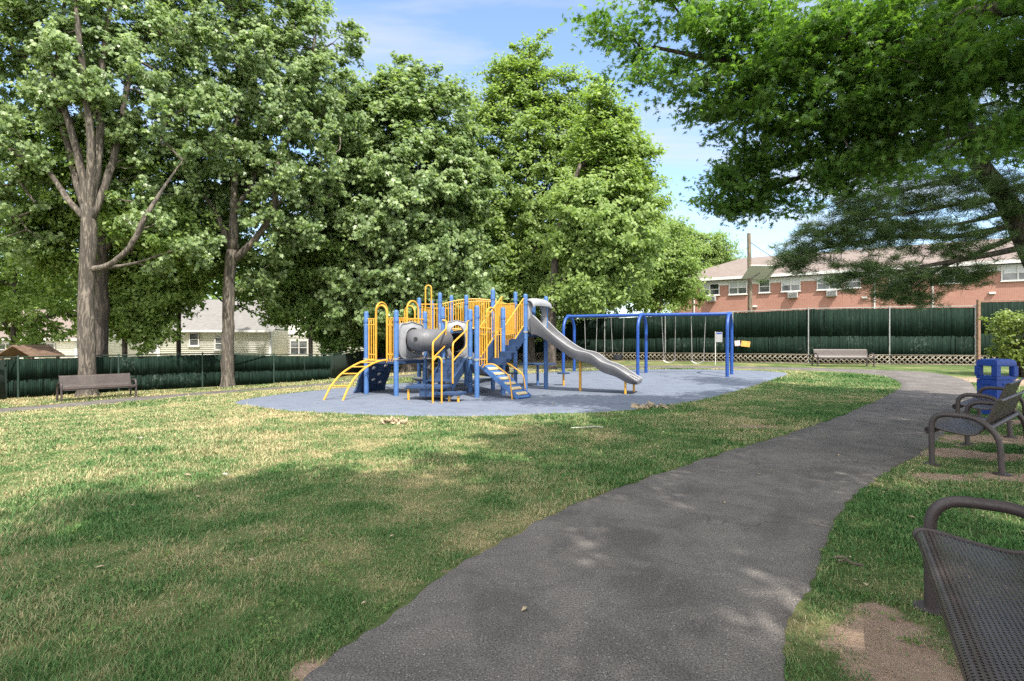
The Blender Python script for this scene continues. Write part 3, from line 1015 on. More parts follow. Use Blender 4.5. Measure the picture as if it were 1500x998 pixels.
# --- the tall many-stemmed maple behind the left bench
b, d = base_pt(127, 580.5, 0.275)
make_tree('tall grey barked maple with many upright stems standing right behind the left bench',
    [b, PT(127, 500, d, .255), PT(126, 420, d, .245), PT(131, 350, d, .25), PT(129, 300, d, .21)],
    [[PT(130, 325, d, .17), PT(122, 262, d, .14), PT(98, 170, d - .2, .11), PT(60, 60, d - .4, .07), PT(40, -40, d, .04)],
     [PT(128, 320, d, .15), PT(105, 235, d + .4, .12), PT(82, 130, d + .5, .09), PT(95, 0, d + .4, .06), PT(90, -90, d, .04)],
     [PT(129, 320, d, .17), PT(134, 220, d - .3, .13), PT(122, 110, d - .6, .10), PT(112, 0, d - .8, .07), PT(115, -110, d - .8, .04)],
     [PT(131, 315, d, .17), PT(146, 210, d, .14), PT(150, 90, d, .10), PT(166, -30, d, .07), PT(165, -120, d, .04)],
     [PT(133, 320, d, .16), PT(165, 240, d + .5, .13), PT(186, 130, d + .8, .09), PT(215, 20, d + 1, .06)],
     [PT(133, 395, d, .115), PT(160, 388, d - .2, .105), PT(190, 362, d - .3, .09), PT(213, 318, d - .3, .09), PT(240, 275, d, .05), PT(268, 235, d + .4, .02)],
     [PT(124, 320, d, .12), PT(98, 290, d, .10), PT(62, 240, d, .08), PT(22, 225, d, .05), PT(-30, 180, d, .03)],
     [PT(140, 395, d + .2, .07), PT(200, 385, d + .9, .05), PT(262, 366, d + 1.2, .025), PT(300, 372, d + 1.3, .01)]],
    [LB(50, 60, d + 1.6, 105), LB(190, 60, d + 1.8, 110), LB(120, -70, d + .8, 150), LB(-20, 190, d, 100), LB(255, 170, d + .6, 85), LB(310, 170, d + .4, 40), LB(120, 190, d + 2.2, 110, 1.6),
     LB(20, 330, d + 1, 65), LB(215, 300, d + 1.2, 60), LB(265, 60, d, 80), LB(60, 250, d + 1.6, 70), LB(-70, 20, d, 120)],
    520, 115, 0.150, 0.50, 'maple', 1, shape='maple')

# --- second maple, forked, right of it
b, d = base_pt(334, 567.5, 0.255)
make_tree('forked grey maple standing alone in front of the left fence beside the pale house',
    [b, PT(334, 480, d, .235), PT(336, 410, d, .225), PT(341, 362, d, .215), PT(343, 320, d, .18)],
    [[PT(341, 365, d, .19), PT(343, 280, d, .15), PT(347, 180, d, .12), PT(352, 70, d, .08), PT(350, -50, d, .04)],
     [PT(345, 380, d, .16), PT(378, 345, d - .2, .14), PT(402, 300, d - .3, .12), PT(408, 235, d - .3, .09), PT(445, 130, d, .06), PT(465, 40, d, .04)],
     [PT(336, 360, d, .13), PT(315, 310, d, .11), PT(285, 265, d, .09), PT(265, 190, d, .06), PT(258, 100, d, .04)],
     [PT(343, 310, d, .12), PT(372, 262, d + .5, .09), PT(395, 170, d + .8, .06), PT(410, 60, d + .8, .04)],
     [PT(400, 305, d - .2, .07), PT(440, 270, d - .3, .05), PT(490, 225, d - .2, .03)]],
    [LB(345, 70, d, 115), LB(435, 90, d, 88), LB(290, 190, d, 85), LB(420, 220, d, 92), LB(350, -50, d, 130), LB(480, 150, d, 62), LB(350, 260, d + 1.5, 85, 1.5),
     LB(415, 320, d + .5, 62), LB(290, 310, d + .5, 55), LB(460, 20, d, 55), LB(520, 62, d, 22), LB(385, 400, d + 1, 40)],
    600, 112, 0.158, 0.52, 'maple', 2, shape='maple')

# --- trees behind the left fence
b = (W(149, 500, 22).x, 22, gz(-17, 22), .26); d = 22
make_tree('dark trunked tree half hidden behind the many-stemmed maple, beyond the left fence',
    [b, PT(149, 470, d, .25), PT(150, 380, d, .22), PT(152, 260, d, .16)],
    [[PT(150, 390, d, .10), PT(110, 330, d, .07), PT(60, 300, d, .04)], [PT(150, 370, d, .10), PT(195, 320, d, .07), PT(240, 300, d, .04)]],
    [LB(150, 270, d, 95), LB(80, 350, d, 60), LB(225, 340, d, 70, None, 50)], 260, 150, 0.175, 0.75, 'bright', 3, bark='barkdark')
for k, (px, dd, tp_, lobes, lab, lf) in enumerate([
    (20, 25, 330, [(10, 300, 110), (-40, 400, 95), (60, 420, 75), (30, 470, 55), (100, 470, 36)], 'bushy green tree at the far left edge behind the fence', 'bright'),
    (183, 24, 340, [(185, 390, 52), (215, 430, 58), (170, 450, 40), (250, 400, 55), (215, 478, 34)], 'thin stemmed young tree behind the fence left of the pale house', 'bright'),
    (262, 26.5, 300, [(265, 340, 80), (320, 375, 62), (262, 415, 38), (340, 438, 26), (412, 444, 34), (385, 390, 52), (300, 280, 75)], 'leafy tree hanging over the grey house roof behind the forked maple', 'maple_b'),
    (455, 27, 330, [(450, 380, 60), (425, 430, 45), (470, 450, 45), (440, 330, 70), (480, 400, 50), (500, 350, 60)], 'slender tree with two lobes of leaves close to the far end of the left fence', 'maple_b'),
    (476, 28.5, 360, [(500, 410, 50), (520, 450, 45), (480, 470, 30), (525, 380, 50), (490, 500, 22)], 'slim tree standing nearest to the arched ladder behind the left fence', 'dark')]):
    x = W(px, 500, dd).x
    make_tree(lab, [(x, dd, gz(x, dd), .11), PT(px, 470, dd, .10), PT(px + 3, 400, dd, .08), PT(px, tp_, dd, .05)],
              [], [LB(a, c, dd + rr * 0.004, rr) for a, c, rr in lobes], 230, 150, 0.175, 0.70, lf, 10 + k, bark='barkdark', flare=1.2, sides=8, maxr=0.07)
# --- the big mass behind the climbing frame
d = 27
make_tree('broad dense maple with whitish leaf undersides rising left of the pointed oak',
    [(W(600, 500, d).x, d, gz(-5, d), .38), PT(602, 440, d, .34), PT(598, 340, d, .28), PT(596, 220, d, .16), PT(590, 140, d, .08)],
    [[PT(600, 400, d, .16), PT(545, 320, d, .12), PT(520, 230, d, .06)], [PT(600, 380, d, .16), PT(650, 310, d, .11), PT(672, 240, d, .05)],
     [PT(602, 430, d, .12), PT(540, 400, d, .08), PT(500, 380, d, .05)]],
    [LB(560, 190, d, 78), LB(640, 180, d, 62), LB(605, 140, d, 50), LB(520, 270, d, 85), LB(600, 290, d, 100), LB(665, 270, d, 70), LB(560, 370, d, 90),
     LB(650, 380, d, 75), LB(600, 440, d, 70), LB(525, 440, d, 55), LB(510, 170, d, 60), LB(580, 130, d, 45), LB(680, 440, d, 50)],
    1050, 118, 0.195, 0.66, 'maple', 20, bark='barkdark', shape='maple')
d = 33
make_tree('tall pointed pin oak with pale green leaves behind the climbing frame',
    [(W(775, 500, d).x, d, gz(1, d), .34), PT(775, 430, d, .30), PT(776, 330, d, .25), PT(775, 220, d, .17), PT(776, 120, d, .09), PT(776, 70, d, .04)],
    [], [LB(776, 85, d, 36), LB(738, 118, d, 38), LB(712, 165, d, 42), LB(700, 230, d, 46), LB(848, 150, d, 46), LB(878, 200, d, 52), LB(925, 235, d + .5, 34), LB(850, 240, d, 60), LB(760, 135, d, 56, None, 40), LB(815, 150, d, 56, None, 42), LB(745, 200, d, 62), LB(820, 220, d, 78, None, 55), LB(770, 280, d, 92, None, 60), LB(860, 290, d, 66),
         LB(720, 300, d, 48), LB(745, 370, d, 80), LB(840, 370, d, 88), LB(740, 440, d, 60, None, 40), LB(800, 425, d, 66), LB(700, 390, d, 40)],
    1250, 125, 0.205, 0.72, 'pinoak', 21, bark='barkdark', shape='rhomb', flat=0.5)
b, d = base_pt(808, 541.5, .22)
make_tree('pin oak with a dark bare lower trunk beside the slide tower',
    [b, PT(808, 480, d, .20), PT(811, 430, d, .19), PT(818, 340, d, .15), PT(850, 240, d, .08)],
    [[PT(811, 430, d, .10), PT(850, 370, d, .07), PT(900, 330, d, .04)]],
    [LB(895, 215, d + 1, 52), LB(912, 280, d + 1, 58), LB(860, 330, d, 66), LB(905, 360, d, 66), LB(850, 420, d, 48, None, 30), LB(900, 425, d, 45, None, 28), LB(935, 240, d + 1, 34), LB(880, 160, d + 1, 30)],
    460, 170, 0.195, 0.75, 'pinoak', 22, bark='barkdark', flat=0.5)
for k, (px, dd, tp_, lobes, lab, lf) in enumerate([
    (965, 38, 300, [(960, 370, 55), (985, 400, 46), (940, 415, 48), (945, 320, 38), (965, 435, 32), (1005, 425, 32)], 'rounded light green tree at the left end of the brick building', 'bright'),
    (1010, 52, 345, [(1005, 370, 34), (1040, 375, 32), (1065, 385, 26), (990, 350, 28)], 'pale distant tree rising above the left end of the brick roof', 'pinoak'),
    (690, 37, 330, [(690, 330, 60), (660, 240, 40), (700, 420, 70), (640, 420, 60), (690, 480, 45)], 'dark tree filling the gap between the broad maple and the pointed oak', 'dark'),
    (560, 33, 400, [(560, 470, 60), (620, 480, 50), (500, 460, 50), (660, 490, 40), (540, 400, 50)], 'low dark tree in the shade behind the arched ladder', 'dark'),
    (770, 40, 400, [(770, 450, 60), (830, 450, 50), (730, 470, 45), (800, 400, 60), (870, 450, 40)], 'low shaded tree standing beyond the tall fence behind the yellow bridge', 'dark')]):
    x = W(px, 500, dd).x
    make_tree(lab, [(x, dd, gz(x, dd), .16), PT(px, 470, dd, .15), PT(px + 3, 420, dd, .12), PT(px, tp_, dd, .07)],
              [], [LB(a, c, dd + rr * 0.005, rr) for a, c, rr in lobes], 250, 150, 0.20, 0.80, lf, 30 + k, bark='barkdark', flare=1.2, sides=8, maxr=0.09)
# far-off tree line (reads as one mass)
rs = np.random.RandomState(77)
C = []
for ang in np.arange(-62, -8, 0.55):
    dd = 60 + rs.rand() * 14
    hh = 6 + 5 * rs.rand()
    for _ in range(9):
        C.append((dd * math.sin(R(ang)) + rs.randn() * 1.6, dd * math.cos(R(ang)) + rs.randn() * 1.5, 0.5 + rs.rand() * hh))
far = leaf_mesh('distant_wood', C, 2.1, 90, 0.45, LEAF['bright'], None, rs)
far['kind'] = 'stuff'; far['label'] = 'distant belt of trees seen through gaps beyond the left fence'; far['category'] = 'woods'

# --- overhanging oak: trunk just right of the frame
gx, gy = 12.2, 5.2
def Lb(px, py, d, r): return LB(px, py, d, r / d * FPX)
def oak_cut(C):
    px = 750 + FPX * C[:, 0] / np.maximum(C[:, 1], .3); py = 499 - FPX * (C[:, 2] - 1.5) / np.maximum(C[:, 1], .3)
    infr = (C[:, 1] > 0.5) & (py > -60) & (px < 1560) & (px > -60)
    lim = np.interp(px, [830, 860, 900, 950, 1000, 1012, 1040, 1062, 1075, 1120, 1200, 1300, 1400, 1500], [40, 95, 130, 160, 170, 310, 325, 335, 335, 330, 300, 262, 238, 228])
    lim = np.where(px < 862, np.where(px > 838, 85, -100), lim)
    gap = (px > 940) & (px < 1062) & (py > 175) & (py < 298 - (px - 1010) * 0.35) & ~((px > 1040) & (py < 215))
    rr_ = np.random.RandomState(3).rand(len(px)) ** 2
    thin = fbm(px, py * 1.5, 62, 3) < 0.405
    return ~(infr & ((py > lim - 4 - 46 * rr_) | gap | thin))
vis = [Lb(905, 40, 9.6, .75), Lb(880, 70, 9.8, .4), Lb(960, 95, 9.6, .85), Lb(1000, 30, 9.4, .9), Lb(1060, 90, 9.4, 1.1), Lb(1040, 150, 9.8, .7), Lb(1110, 40, 9.0, 1.1), Lb(1110, 190, 10, 1.1),
       Lb(1090, 270, 10.8, .8), Lb(1042, 308, 11, .5), Lb(1050, 305, 11, .6), Lb(1105, 300, 10.8, .6), Lb(1160, 310, 10.8, .6), Lb(1080, 220, 10.4, .8), Lb(1140, 280, 10.6, .7), Lb(1170, 110, 9.2, 1.2), Lb(1190, 220, 9.8, 1.1), Lb(1260, 60, 8.6, 1.2), Lb(1270, 180, 9.2, 1.2), Lb(1250, 270, 10, .8),
       Lb(1340, 110, 8.6, 1.2), Lb(1350, 220, 9.2, 1.1), Lb(1420, 50, 8, 1.2), Lb(1430, 170, 8.4, 1.2), Lb(1480, 110, 8, 1.1), Lb(1490, 230, 9, .9), Lb(1400, 270, 10, .7), Lb(940, 10, 9.5, .8)]
over = [(-0.2, -3.4, 8.0, 2.2, 1.6, 1.0), (3.0, -3.6, 8.2, 2.2, 1.6, 1.0), (-0.9, -2.3, 8.2, 1.6, 1.6, 1.0), (0.2, -0.7, 7.9, 1.7, 1.5, 1.0), (0.2, -2.4, 8.0, 1.8, 1.5, 1.0), (1.2, -0.9, 7.8, 1.7, 1.5, 1.0), (1.8, 0.2, 7.8, 2.0, 2.0, 1.1), (4.2, 1.5, 8.0, 2.2, 2.2, 1.2), (6.6, 2.6, 8.4, 2.4, 2.2, 1.4), (9, 4.0, 9.5, 2.6, 2.6, 2.0),
        (1.6, -2.8, 8.4, 2.2, 1.8, 1.2), (5, -2, 8.8, 2.4, 2, 1.4), (9, 0, 9.6, 2.6, 2.4, 1.8), (3.0, 3.6, 7.6, 1.8, 1.4, .9), (6, 5, 7.8, 2, 1.6, 1.2), (11, 7.5, 9, 2.6, 2.4, 2.0),
        (13, 3, 10.5, 3, 3, 2.2), (8, 8.5, 8.2, 2, 1.6, 1.2), (4.6, 6.3, 7.4, 1.3, 1.0, .8), (12.5, 10, 8.5, 2.0, 1.8, 1.6)]
z0 = gz(gx, gy)
make_tree('huge oak whose dark leafy limbs hang over the path from the right',
    [(gx, gy, z0, .42), (gx - .1, gy, 3, .37), (gx - .2, gy + .1, 6, .33), (gx - .1, gy, 9, .25), (gx, gy, 12, .12)],
    [[(gx - .1, gy, 5.2, .2), PT(1470, 100, 8.6, .15), PT(1380, 150, 8.8, .12), PT(1280, 205, 9.2, .09), PT(1190, 252, 10, .05), PT(1110, 285, 10.6, .03)],
     [(gx - .1, gy, 6, .2), PT(1480, 10, 8, .16), PT(1340, 70, 8.4, .12), PT(1230, 60, 8.8, .09), PT(1110, 95, 9.3, .06), PT(960, 70, 9.6, .03)],
     [(gx - .2, gy, 5.6, .17), PT(1500, 180, 9, .13), PT(1400, 190, 9.2, .10), PT(1300, 235, 9.5, .07), PT(1220, 270, 9.8, .04)],
     [(gx - .1, gy, 7, .2), (9, 3, 8.6, .16), (5, 1.5, 8.2, .12), (1.5, 0.4, 7.9, .08), (-1.5, -.6, 8.1, .04)],
     [(gx, gy, 7.5, .18), (8, 0, 9, .13), (4, -2, 8.8, .09), (0, -2.6, 8.5, .05)],
     [(gx - .1, gy, 6.6, .18), (8.5, 5.2, 7.8, .13), (5.2, 5.0, 7.7, .09), (2.6, 3.8, 7.6, .05)],
     [(gx, gy, 8, .18), (12, 8, 9, .12), (11.5, 10, 8.6, .06)], [(gx, gy, 9, .15), (14, 2, 10.5, .08)]],
    vis + over, 1850, 125, 0.13, 0.52, 'oak', 40, bark='barkdark', shape='oak', name='oak_tree', flat=0.45, up=0.7, tip=0.008, droop=0.3, maxr=0.08, cut=oak_cut)

# --- leaning white pine at the right edge
def make_pine():
    rs = np.random.RandomState(50)
    bx, by = 13.7, 13.0
    root = empty('pine_tree', (bx, by, gz(bx, by)), 'leaning white pine with layered dark needle boughs at the right edge of the photo', 'tree')
    mb = MB()
    tr = [(bx, by, gz(bx, by) - .2, .34), (13.35, by, 1.6, .28), PT(1502, 350, by, .24), PT(1468, 285, by, .215), PT(1430, 232, by, .19), PT(1408, 150, by, .15), PT(1395, 40, by, .14), PT(1392, -80, by, .08)]
    P = smooth_path([Vector(p[:3]) for p in tr], 5)
    rr = np.interp(np.linspace(0, len(tr) - 1, len(P)), np.arange(len(tr)), [p[3] for p in tr])
    mb.tube(P, list(rr), 12)
    limbs = [[PT(1500, 362, 13, .08), PT(1455, 372, 12.8, .07), PT(1400, 382, 12.6, .055), PT(1345, 392, 12.4, .04), PT(1290, 405, 12.3, .02)],
             [PT(1485, 330, 13, .08), PT(1440, 340, 13, .07), PT(1390, 347, 13, .06), PT(1320, 347, 13, .045), PT(1250, 355, 13, .03), PT(1175, 372, 13, .015)],
             [PT(1490, 345, 13, .07), PT(1430, 372, 13.4, .055), PT(1380, 392, 13.6, .04), PT(1335, 425, 13.6, .02)],
             [PT(1470, 292, 13, .07), PT(1400, 300, 12.6, .05), PT(1330, 312, 12.4, .03), PT(1250, 325, 12.2, .015)],
             [PT(1465, 285, 13, .06), PT(1500, 270, 12.4, .04), PT(1540, 280, 12, .02)],
             [PT(1440, 250, 13, .07), PT(1380, 265, 12.8, .05), PT(1300, 285, 12.5, .03), PT(1230, 300, 12.2, .015)],
             [PT(1440, 240, 13, .06), PT(1480, 215, 12.5, .04), PT(1530, 210, 12, .02)],
             [PT(1480, 310, 13, .06), PT(1420, 325, 14, .045), PT(1350, 335, 14.6, .03), PT(1290, 330, 15, .015)],
             [PT(1500, 350, 13, .05), PT(1530, 360, 12, .03), PT(1570, 370, 11.5, .015)],
             [PT(1425, 200, 13, .06), PT(1360, 220, 12.6, .04), PT(1290, 250, 12.3, .02)],
             [PT(1410, 160, 13, .05), PT(1470, 150, 12.5, .03), PT(1520, 160, 12, .015)]]
    nodes = []
    for lb in limbs:
        q_ = smooth_path([Vector(p[:3]) for p in lb], 6)
        r_ = np.interp(np.linspace(0, len(lb) - 1, len(q_)), np.arange(len(lb)), [p[3] for p in lb])
        mb.tube(q_, list(r_), 7)
        nodes += [tuple(p) for p in q_[3:]]
    cl_ = [(1175, 368, 40, 13, 13), (1225, 350, 46, 14, 13), (1165, 385, 26, 8, 13), (1275, 345, 44, 14, 13), (1250, 405, 36, 10, 12.4), (1290, 395, 40, 12, 12.3), (1330, 418, 36, 11, 13.4), (1345, 438, 26, 7, 13.6),
           (1305, 432, 24, 7, 13.4), (1385, 405, 36, 10, 13.2), (1420, 402, 22, 7, 12.8), (1395, 368, 44, 10, 12.8), (1340, 340, 50, 12, 13), (1430, 345, 36, 9, 13), (1330, 305, 58, 10, 12.5), (1255, 318, 46, 10, 12.3),
           (1400, 295, 44, 10, 12.7), (1250, 292, 44, 10, 12.3), (1330, 278, 50, 10, 12.6), (1400, 262, 40, 10, 12.8), (1470, 268, 40, 10, 12.5), (1480, 305, 36, 9, 12.6), (1480, 215, 46, 14, 12.4), (1300, 250, 50, 12, 12.4),
           (1370, 222, 50, 12, 12.6), (1300, 330, 40, 9, 14.8), (1365, 332, 40, 9, 14.4), (1500, 160, 50, 16, 12.3), (1540, 285, 40, 10, 12), (1550, 370, 40, 10, 11.8), (1390, 140, 60, 20, 13), (1390, 40, 70, 40, 13), (1395, -60, 60, 50, 13), (1215, 335, 30, 8, 12.2)]
    C = []
    for px, py, rx, rz, dd in cl_:
        k = int(22 + rx * rz * 0.062)
        a = rs.randn(k, 3) * np.array([rx * .62, 0, rz * .85]) / FPX * dd; a[:, 2] += np.abs(a[:, 0]) * -.06
        a[:, 1] = rs.randn(k) * rx * 0.45 / FPX * dd
        p = W(px, py, dd)
        C.append(a + np.array([p.x, p.y, p.z]))
    C = np.concatenate(C)
    base = np.array(nodes); arr = list(base); 
    A = []; B = []
    A_ = np.zeros((len(base) + len(C), 3)); A_[:len(base)] = base; cnt = len(base)
    for i in np.argsort(np.linalg.norm(C[:, None] - base[None], axis=2).min(1)):
        k = int(np.argmin(np.linalg.norm(A_[:cnt] - C[i], axis=1)))
        A.append(A_[k].copy()); B.append(C[i]); A_[cnt] = C[i]; cnt += 1
    fv, ff = frustums(A, B, np.full(len(A), .009), np.full(len(A), .006), 4)
    mb.add([tuple(p) for p in fv], [tuple(f) for f in ff])
    mb.build_fast('trunk', M['barkdark'], root)
    # needle tufts
    per = 62; nc = len(C); ci = np.repeat(np.arange(nc), per); n = len(ci)
    dr = rs.randn(n, 3); dr[:, 2] = dr[:, 2] * 0.55 + 0.3; dr /= np.linalg.norm(dr, axis=1, keepdims=True)
    ln = 0.11 + 0.08 * rs.rand(n)
    p0 = C[ci] + rs.randn(n, 3) * np.array([.07, .07, .03])
    sd = np.cross(dr, rs.randn(n, 3)); sd /= np.linalg.norm(sd, axis=1, keepdims=True)
    wd = 0.005
    v = np.stack([p0 - sd * wd, p0 + sd * wd, p0 + dr * ln[:, None] + sd * wd * .3, p0 + dr * ln[:, None] - sd * wd * .3], 1)
    np_mesh('crown', v.reshape(-1, 3), np.arange(n * 4), np.arange(n) * 4, LEAF['pine'], root)
make_pine()

# --- shrub by the fence at the right edge
rs = np.random.RandomState(61)
p = at(1500, 541); dd = p.y * 0.86
root = empty('shrub', (W(1492, 540, dd).x, dd, gz(14, dd)), 'yellow green leafy shrub at the right edge behind the blue bin', 'shrub')
mb = MB(); C = []
for k in range(150):
    a = rs.rand() * 6.283; r_ = rs.rand() ** .5
    hz = rs.rand()
    c = W(1500, 492, dd) + Vector((math.cos(a) * r_ * 1.25 * (0.6 + .5 * hz), math.sin(a) * r_ * 0.9, (hz - .5) * 1.9 - 0.1 * r_))
    C.append(tuple(c))
    if k % 4 == 0:
        mb.tube([root.location + Vector((rs.randn() * .1, rs.randn() * .1, -.05)), (Vector(root.location) + c) / 2 + Vector((0, 0, .15)), c], [.02, .014, .006], 5)
mb.build_fast('stems', M['barkdark'], root)
leaf_mesh('foliage', C, 0.26, 46, 0.115, LEAF['shrub'], root, rs, up=.6)

# ------------------------------------------------------------------ fences
def fence_run(name, pts, hts, label, post_mat, lattice, rail_z=None, spacing=3.0, seed=1, slat_w=0.055):
    """pts: plan polyline; hts: fence height at each point.  slats woven in chain link, a post each `spacing`"""
    rs = np.random.RandomState(seed)
    root = empty(name, (pts[0][0], pts[0][1], gz(*pts[0])), label, 'fence')
    P = [Vector((p[0], p[1], 0)) for p in pts]
    seg = [(P[i + 1] - P[i]).length for i in range(len(P) - 1)]; tot = sum(seg); cum = np.concatenate([[0], np.cumsum(seg)])
    def pos(s):
        i = min(len(seg) - 1, int(np.searchsorted(cum, s, 'right') - 1)); i = max(i, 0)
        t = (s - cum[i]) / seg[i]
        return P[i].lerp(P[i + 1], t), (P[i + 1] - P[i]).normalized(), hts[i] * (1 - t) + hts[i + 1] * t
    nb = max(1, round(tot / spacing)); bay = tot / nb
    rail = MB(); rp = []
    for b in range(nb + 1):
        p, t, h = pos(min(b * bay, tot - 1e-4)); nrm = Vector((t.y, -t.x, 0)); z = gz(p.x, p.y)
        if nrm.y > 0: nrm = -nrm
        q_ = p + nrm * 0.05
        pb = MB().tube([(q_.x, q_.y, z - .1), (q_.x, q_.y, z + h + 0.03)], 0.032, 8, dome=True)
        pb.build('post', post_mat, root, True)
        rp.append(Vector((q_.x, q_.y, z + h)) - nrm * 0.05)
    rail.tube(rp, 0.022, 7); rail.build('top_rail', post_mat, root, True)
    for b in range(nb):
        m = MB()
        s = b * bay; e = (b + 1) * bay
        lo0 = 0.30 if lattice else 0.02
        while s < e - 0.01:
            s2 = min(e, s + slat_w)
            pa, t, h = pos(s); pb_, _, h2 = pos(min(s2, tot - 1e-4))
            nrm = Vector((t.y, -t.x, 0)); 
            if nrm.y > 0: nrm = -nrm
            za = gz(pa.x, pa.y)
            # upper and lower courses of slats, slightly uneven ends, a few slipped
            mid = lo0 + (h - lo0) * 0.44
            for lo, hi in ((lo0, mid + 0.02), (mid, h - 0.03)):
                if rs.rand() < 0.012: continue
                if rs.rand() < 0.004: continue
                jit = (rs.rand() - .5) * 0.016; lo_ = lo + rs.rand() * .05; hi_ = hi - rs.rand() ** 3 * 0.10 - (0.05 * float(vnoise(s, seed * 3.0, 0.9, 2)))
                c = (pa + pb_) / 2 + nrm * jit
                c.z = za + (lo_ + hi_) / 2
                m.box(c, ((pb_ - pa).length * (0.86 + rs.rand() * .12) * 1.12, 0.012, hi_ - lo_), (t, nrm, Vector((math.sin(rs.randn() * .006), 0, 1)).normalized()))
            s = s2
        m.build_fast('slat_panel', M['slat'], root)
        bk_ = MB(); r0_ = []
        for kk in range(13):
            pa, t, h = pos(min(b * bay + bay * kk / 12 + 1e-4, tot - 1e-4)); nn_ = Vector((-t.y, t.x, 0)); nn_ = nn_ if nn_.y > 0 else -nn_
            z0_ = gz(pa.x, pa.y); q0 = pa + nn_ * .05
            r0_.append([(q0.x, q0.y, z0_ + .01), (q0.x, q0.y, z0_ + h - .07), (q0.x + nn_.x * .01, q0.y + nn_.y * .01, z0_ + h - .07), (q0.x + nn_.x * .01, q0.y + nn_.y * .01, z0_ + .01)])
        bk_.sweep(r0_)
        bk_.build_fast('mesh_backing', M['backing'], root)
        if lattice:
            lt = MB(); s0 = b * bay; H = 0.50
            k = 0
            u = -H
            while u < bay:
                for sg in (1, -1):
                    u0, z0_, u1, z1_ = (u, 0.02, u + H, H) if sg == 1 else (u, H, u + H, 0.02)
                    if u0 < 0:
                        f = -u0 / (u1 - u0); z0_ = z0_ + (z1_ - z0_) * f; u0 = 0
                    if u1 > bay:
                        f = (bay - u0) / (u1 - u0); z1_ = z0_ + (z1_ - z0_) * f; u1 = bay
                    if u1 - u0 > .02:
                        a, t, _ = pos(s0 + u0 + 1e-4); c, _, _ = pos(min(s0 + u1, tot) - 1e-4)
                        nrm = Vector((t.y, -t.x, 0))
                        if nrm.y > 0: nrm = -nrm
                        o_ = nrm * (0.085 if sg == 1 else 0.097)
                        A_ = a + o_; A_.z = gz(a.x, a.y) + z0_; B_ = c + o_; B_.z = gz(c.x, c.y) + z1_
                        lt.beam(A_, B_, 0.010, 0.046, up=tuple(nrm.cross((B_ - A_).normalized())))
                u += 0.25
            a, t, _ = pos(s0 + 1e-4); c, _, _ = pos(min(s0 + bay, tot) - 1e-4)
            nrm = Vector((t.y, -t.x, 0))
            if nrm.y > 0: nrm = -nrm
            for zz_ in (0.03, H):
                A_ = a + nrm * .112; A_.z = gz(a.x, a.y) + zz_; B_ = c + nrm * .112; B_.z = gz(c.x, c.y) + zz_
                lt.beam(A_, B_, 0.014, 0.035)
            lt.build_fast('lattice', M['lattice'], root)
    return root

def hfit(px, d): return None
fr0 = W(1428, 499, 27.2); fl0 = W(883, 499, 34.5); fll = W(740, 499, 38.5)
fence_run('privacy_fence', [(fr0.x, fr0.y), (W(1200, 499, 28.9).x, 28.9), (fl0.x, fl0.y), (fll.x, fll.y)],
          [Zp(448.5, 27.2) - gz(fr0.x, fr0.y), Zp(451.5, 28.9) - gz(16.4, 28.9), Zp(466, 34.5) - gz(fl0.x, fl0.y), Zp(473, 38.5) - gz(fll.x, fll.y)],
          'tall dark green slatted fence with a wooden lattice strip along its foot behind the swings', M['galv'], True, seed=3, spacing=3.6)
e1 = W(1640, 499, 25.6)
fence_run('privacy_fence', [(fr0.x + .15, fr0.y), (e1.x, e1.y)], [Zp(441, 27.2) - gz(fr0.x, fr0.y)] * 2,
          'slightly taller dark green fence section at the right edge behind the yellow green shrub', M['rust'], True, seed=4)
lpts = [at(-260, 613), at(0, 586), at(165, 575.5), at(333, 566), at(480, 556.5)]
lfp = [(p.x, p.y + .25) for p in lpts]
lh = []
for (px, ty), p in zip([(-260, 528), (0, 523.5), (165, 520.5), (333, 517), (480, 520)], lpts):
    lh.append(Zp(ty, p.y + .25) - p.z)
lfp.append((-8.4, 38.0)); lh.append(1.5); lfp.append((W(735, 499, 38.6).x, 38.8)); lh.append(2.2)
fence_run('privacy_fence', lfp, lh, 'low dark green slatted fence running behind the left bench and the maples', M['fencegreen'], False, seed=5, spacing=3.0)

# timber post where the two right fence sections meet
tag(MB().box((fr0.x + .07, fr0.y - .13, gz(fr0.x, fr0.y) + 1.55), (.13, .13, 3.5)).build('timber_post', M['rust'], None, bevel=.01),
    'weathered brown timber post where the two right hand fence sections meet', 'post')

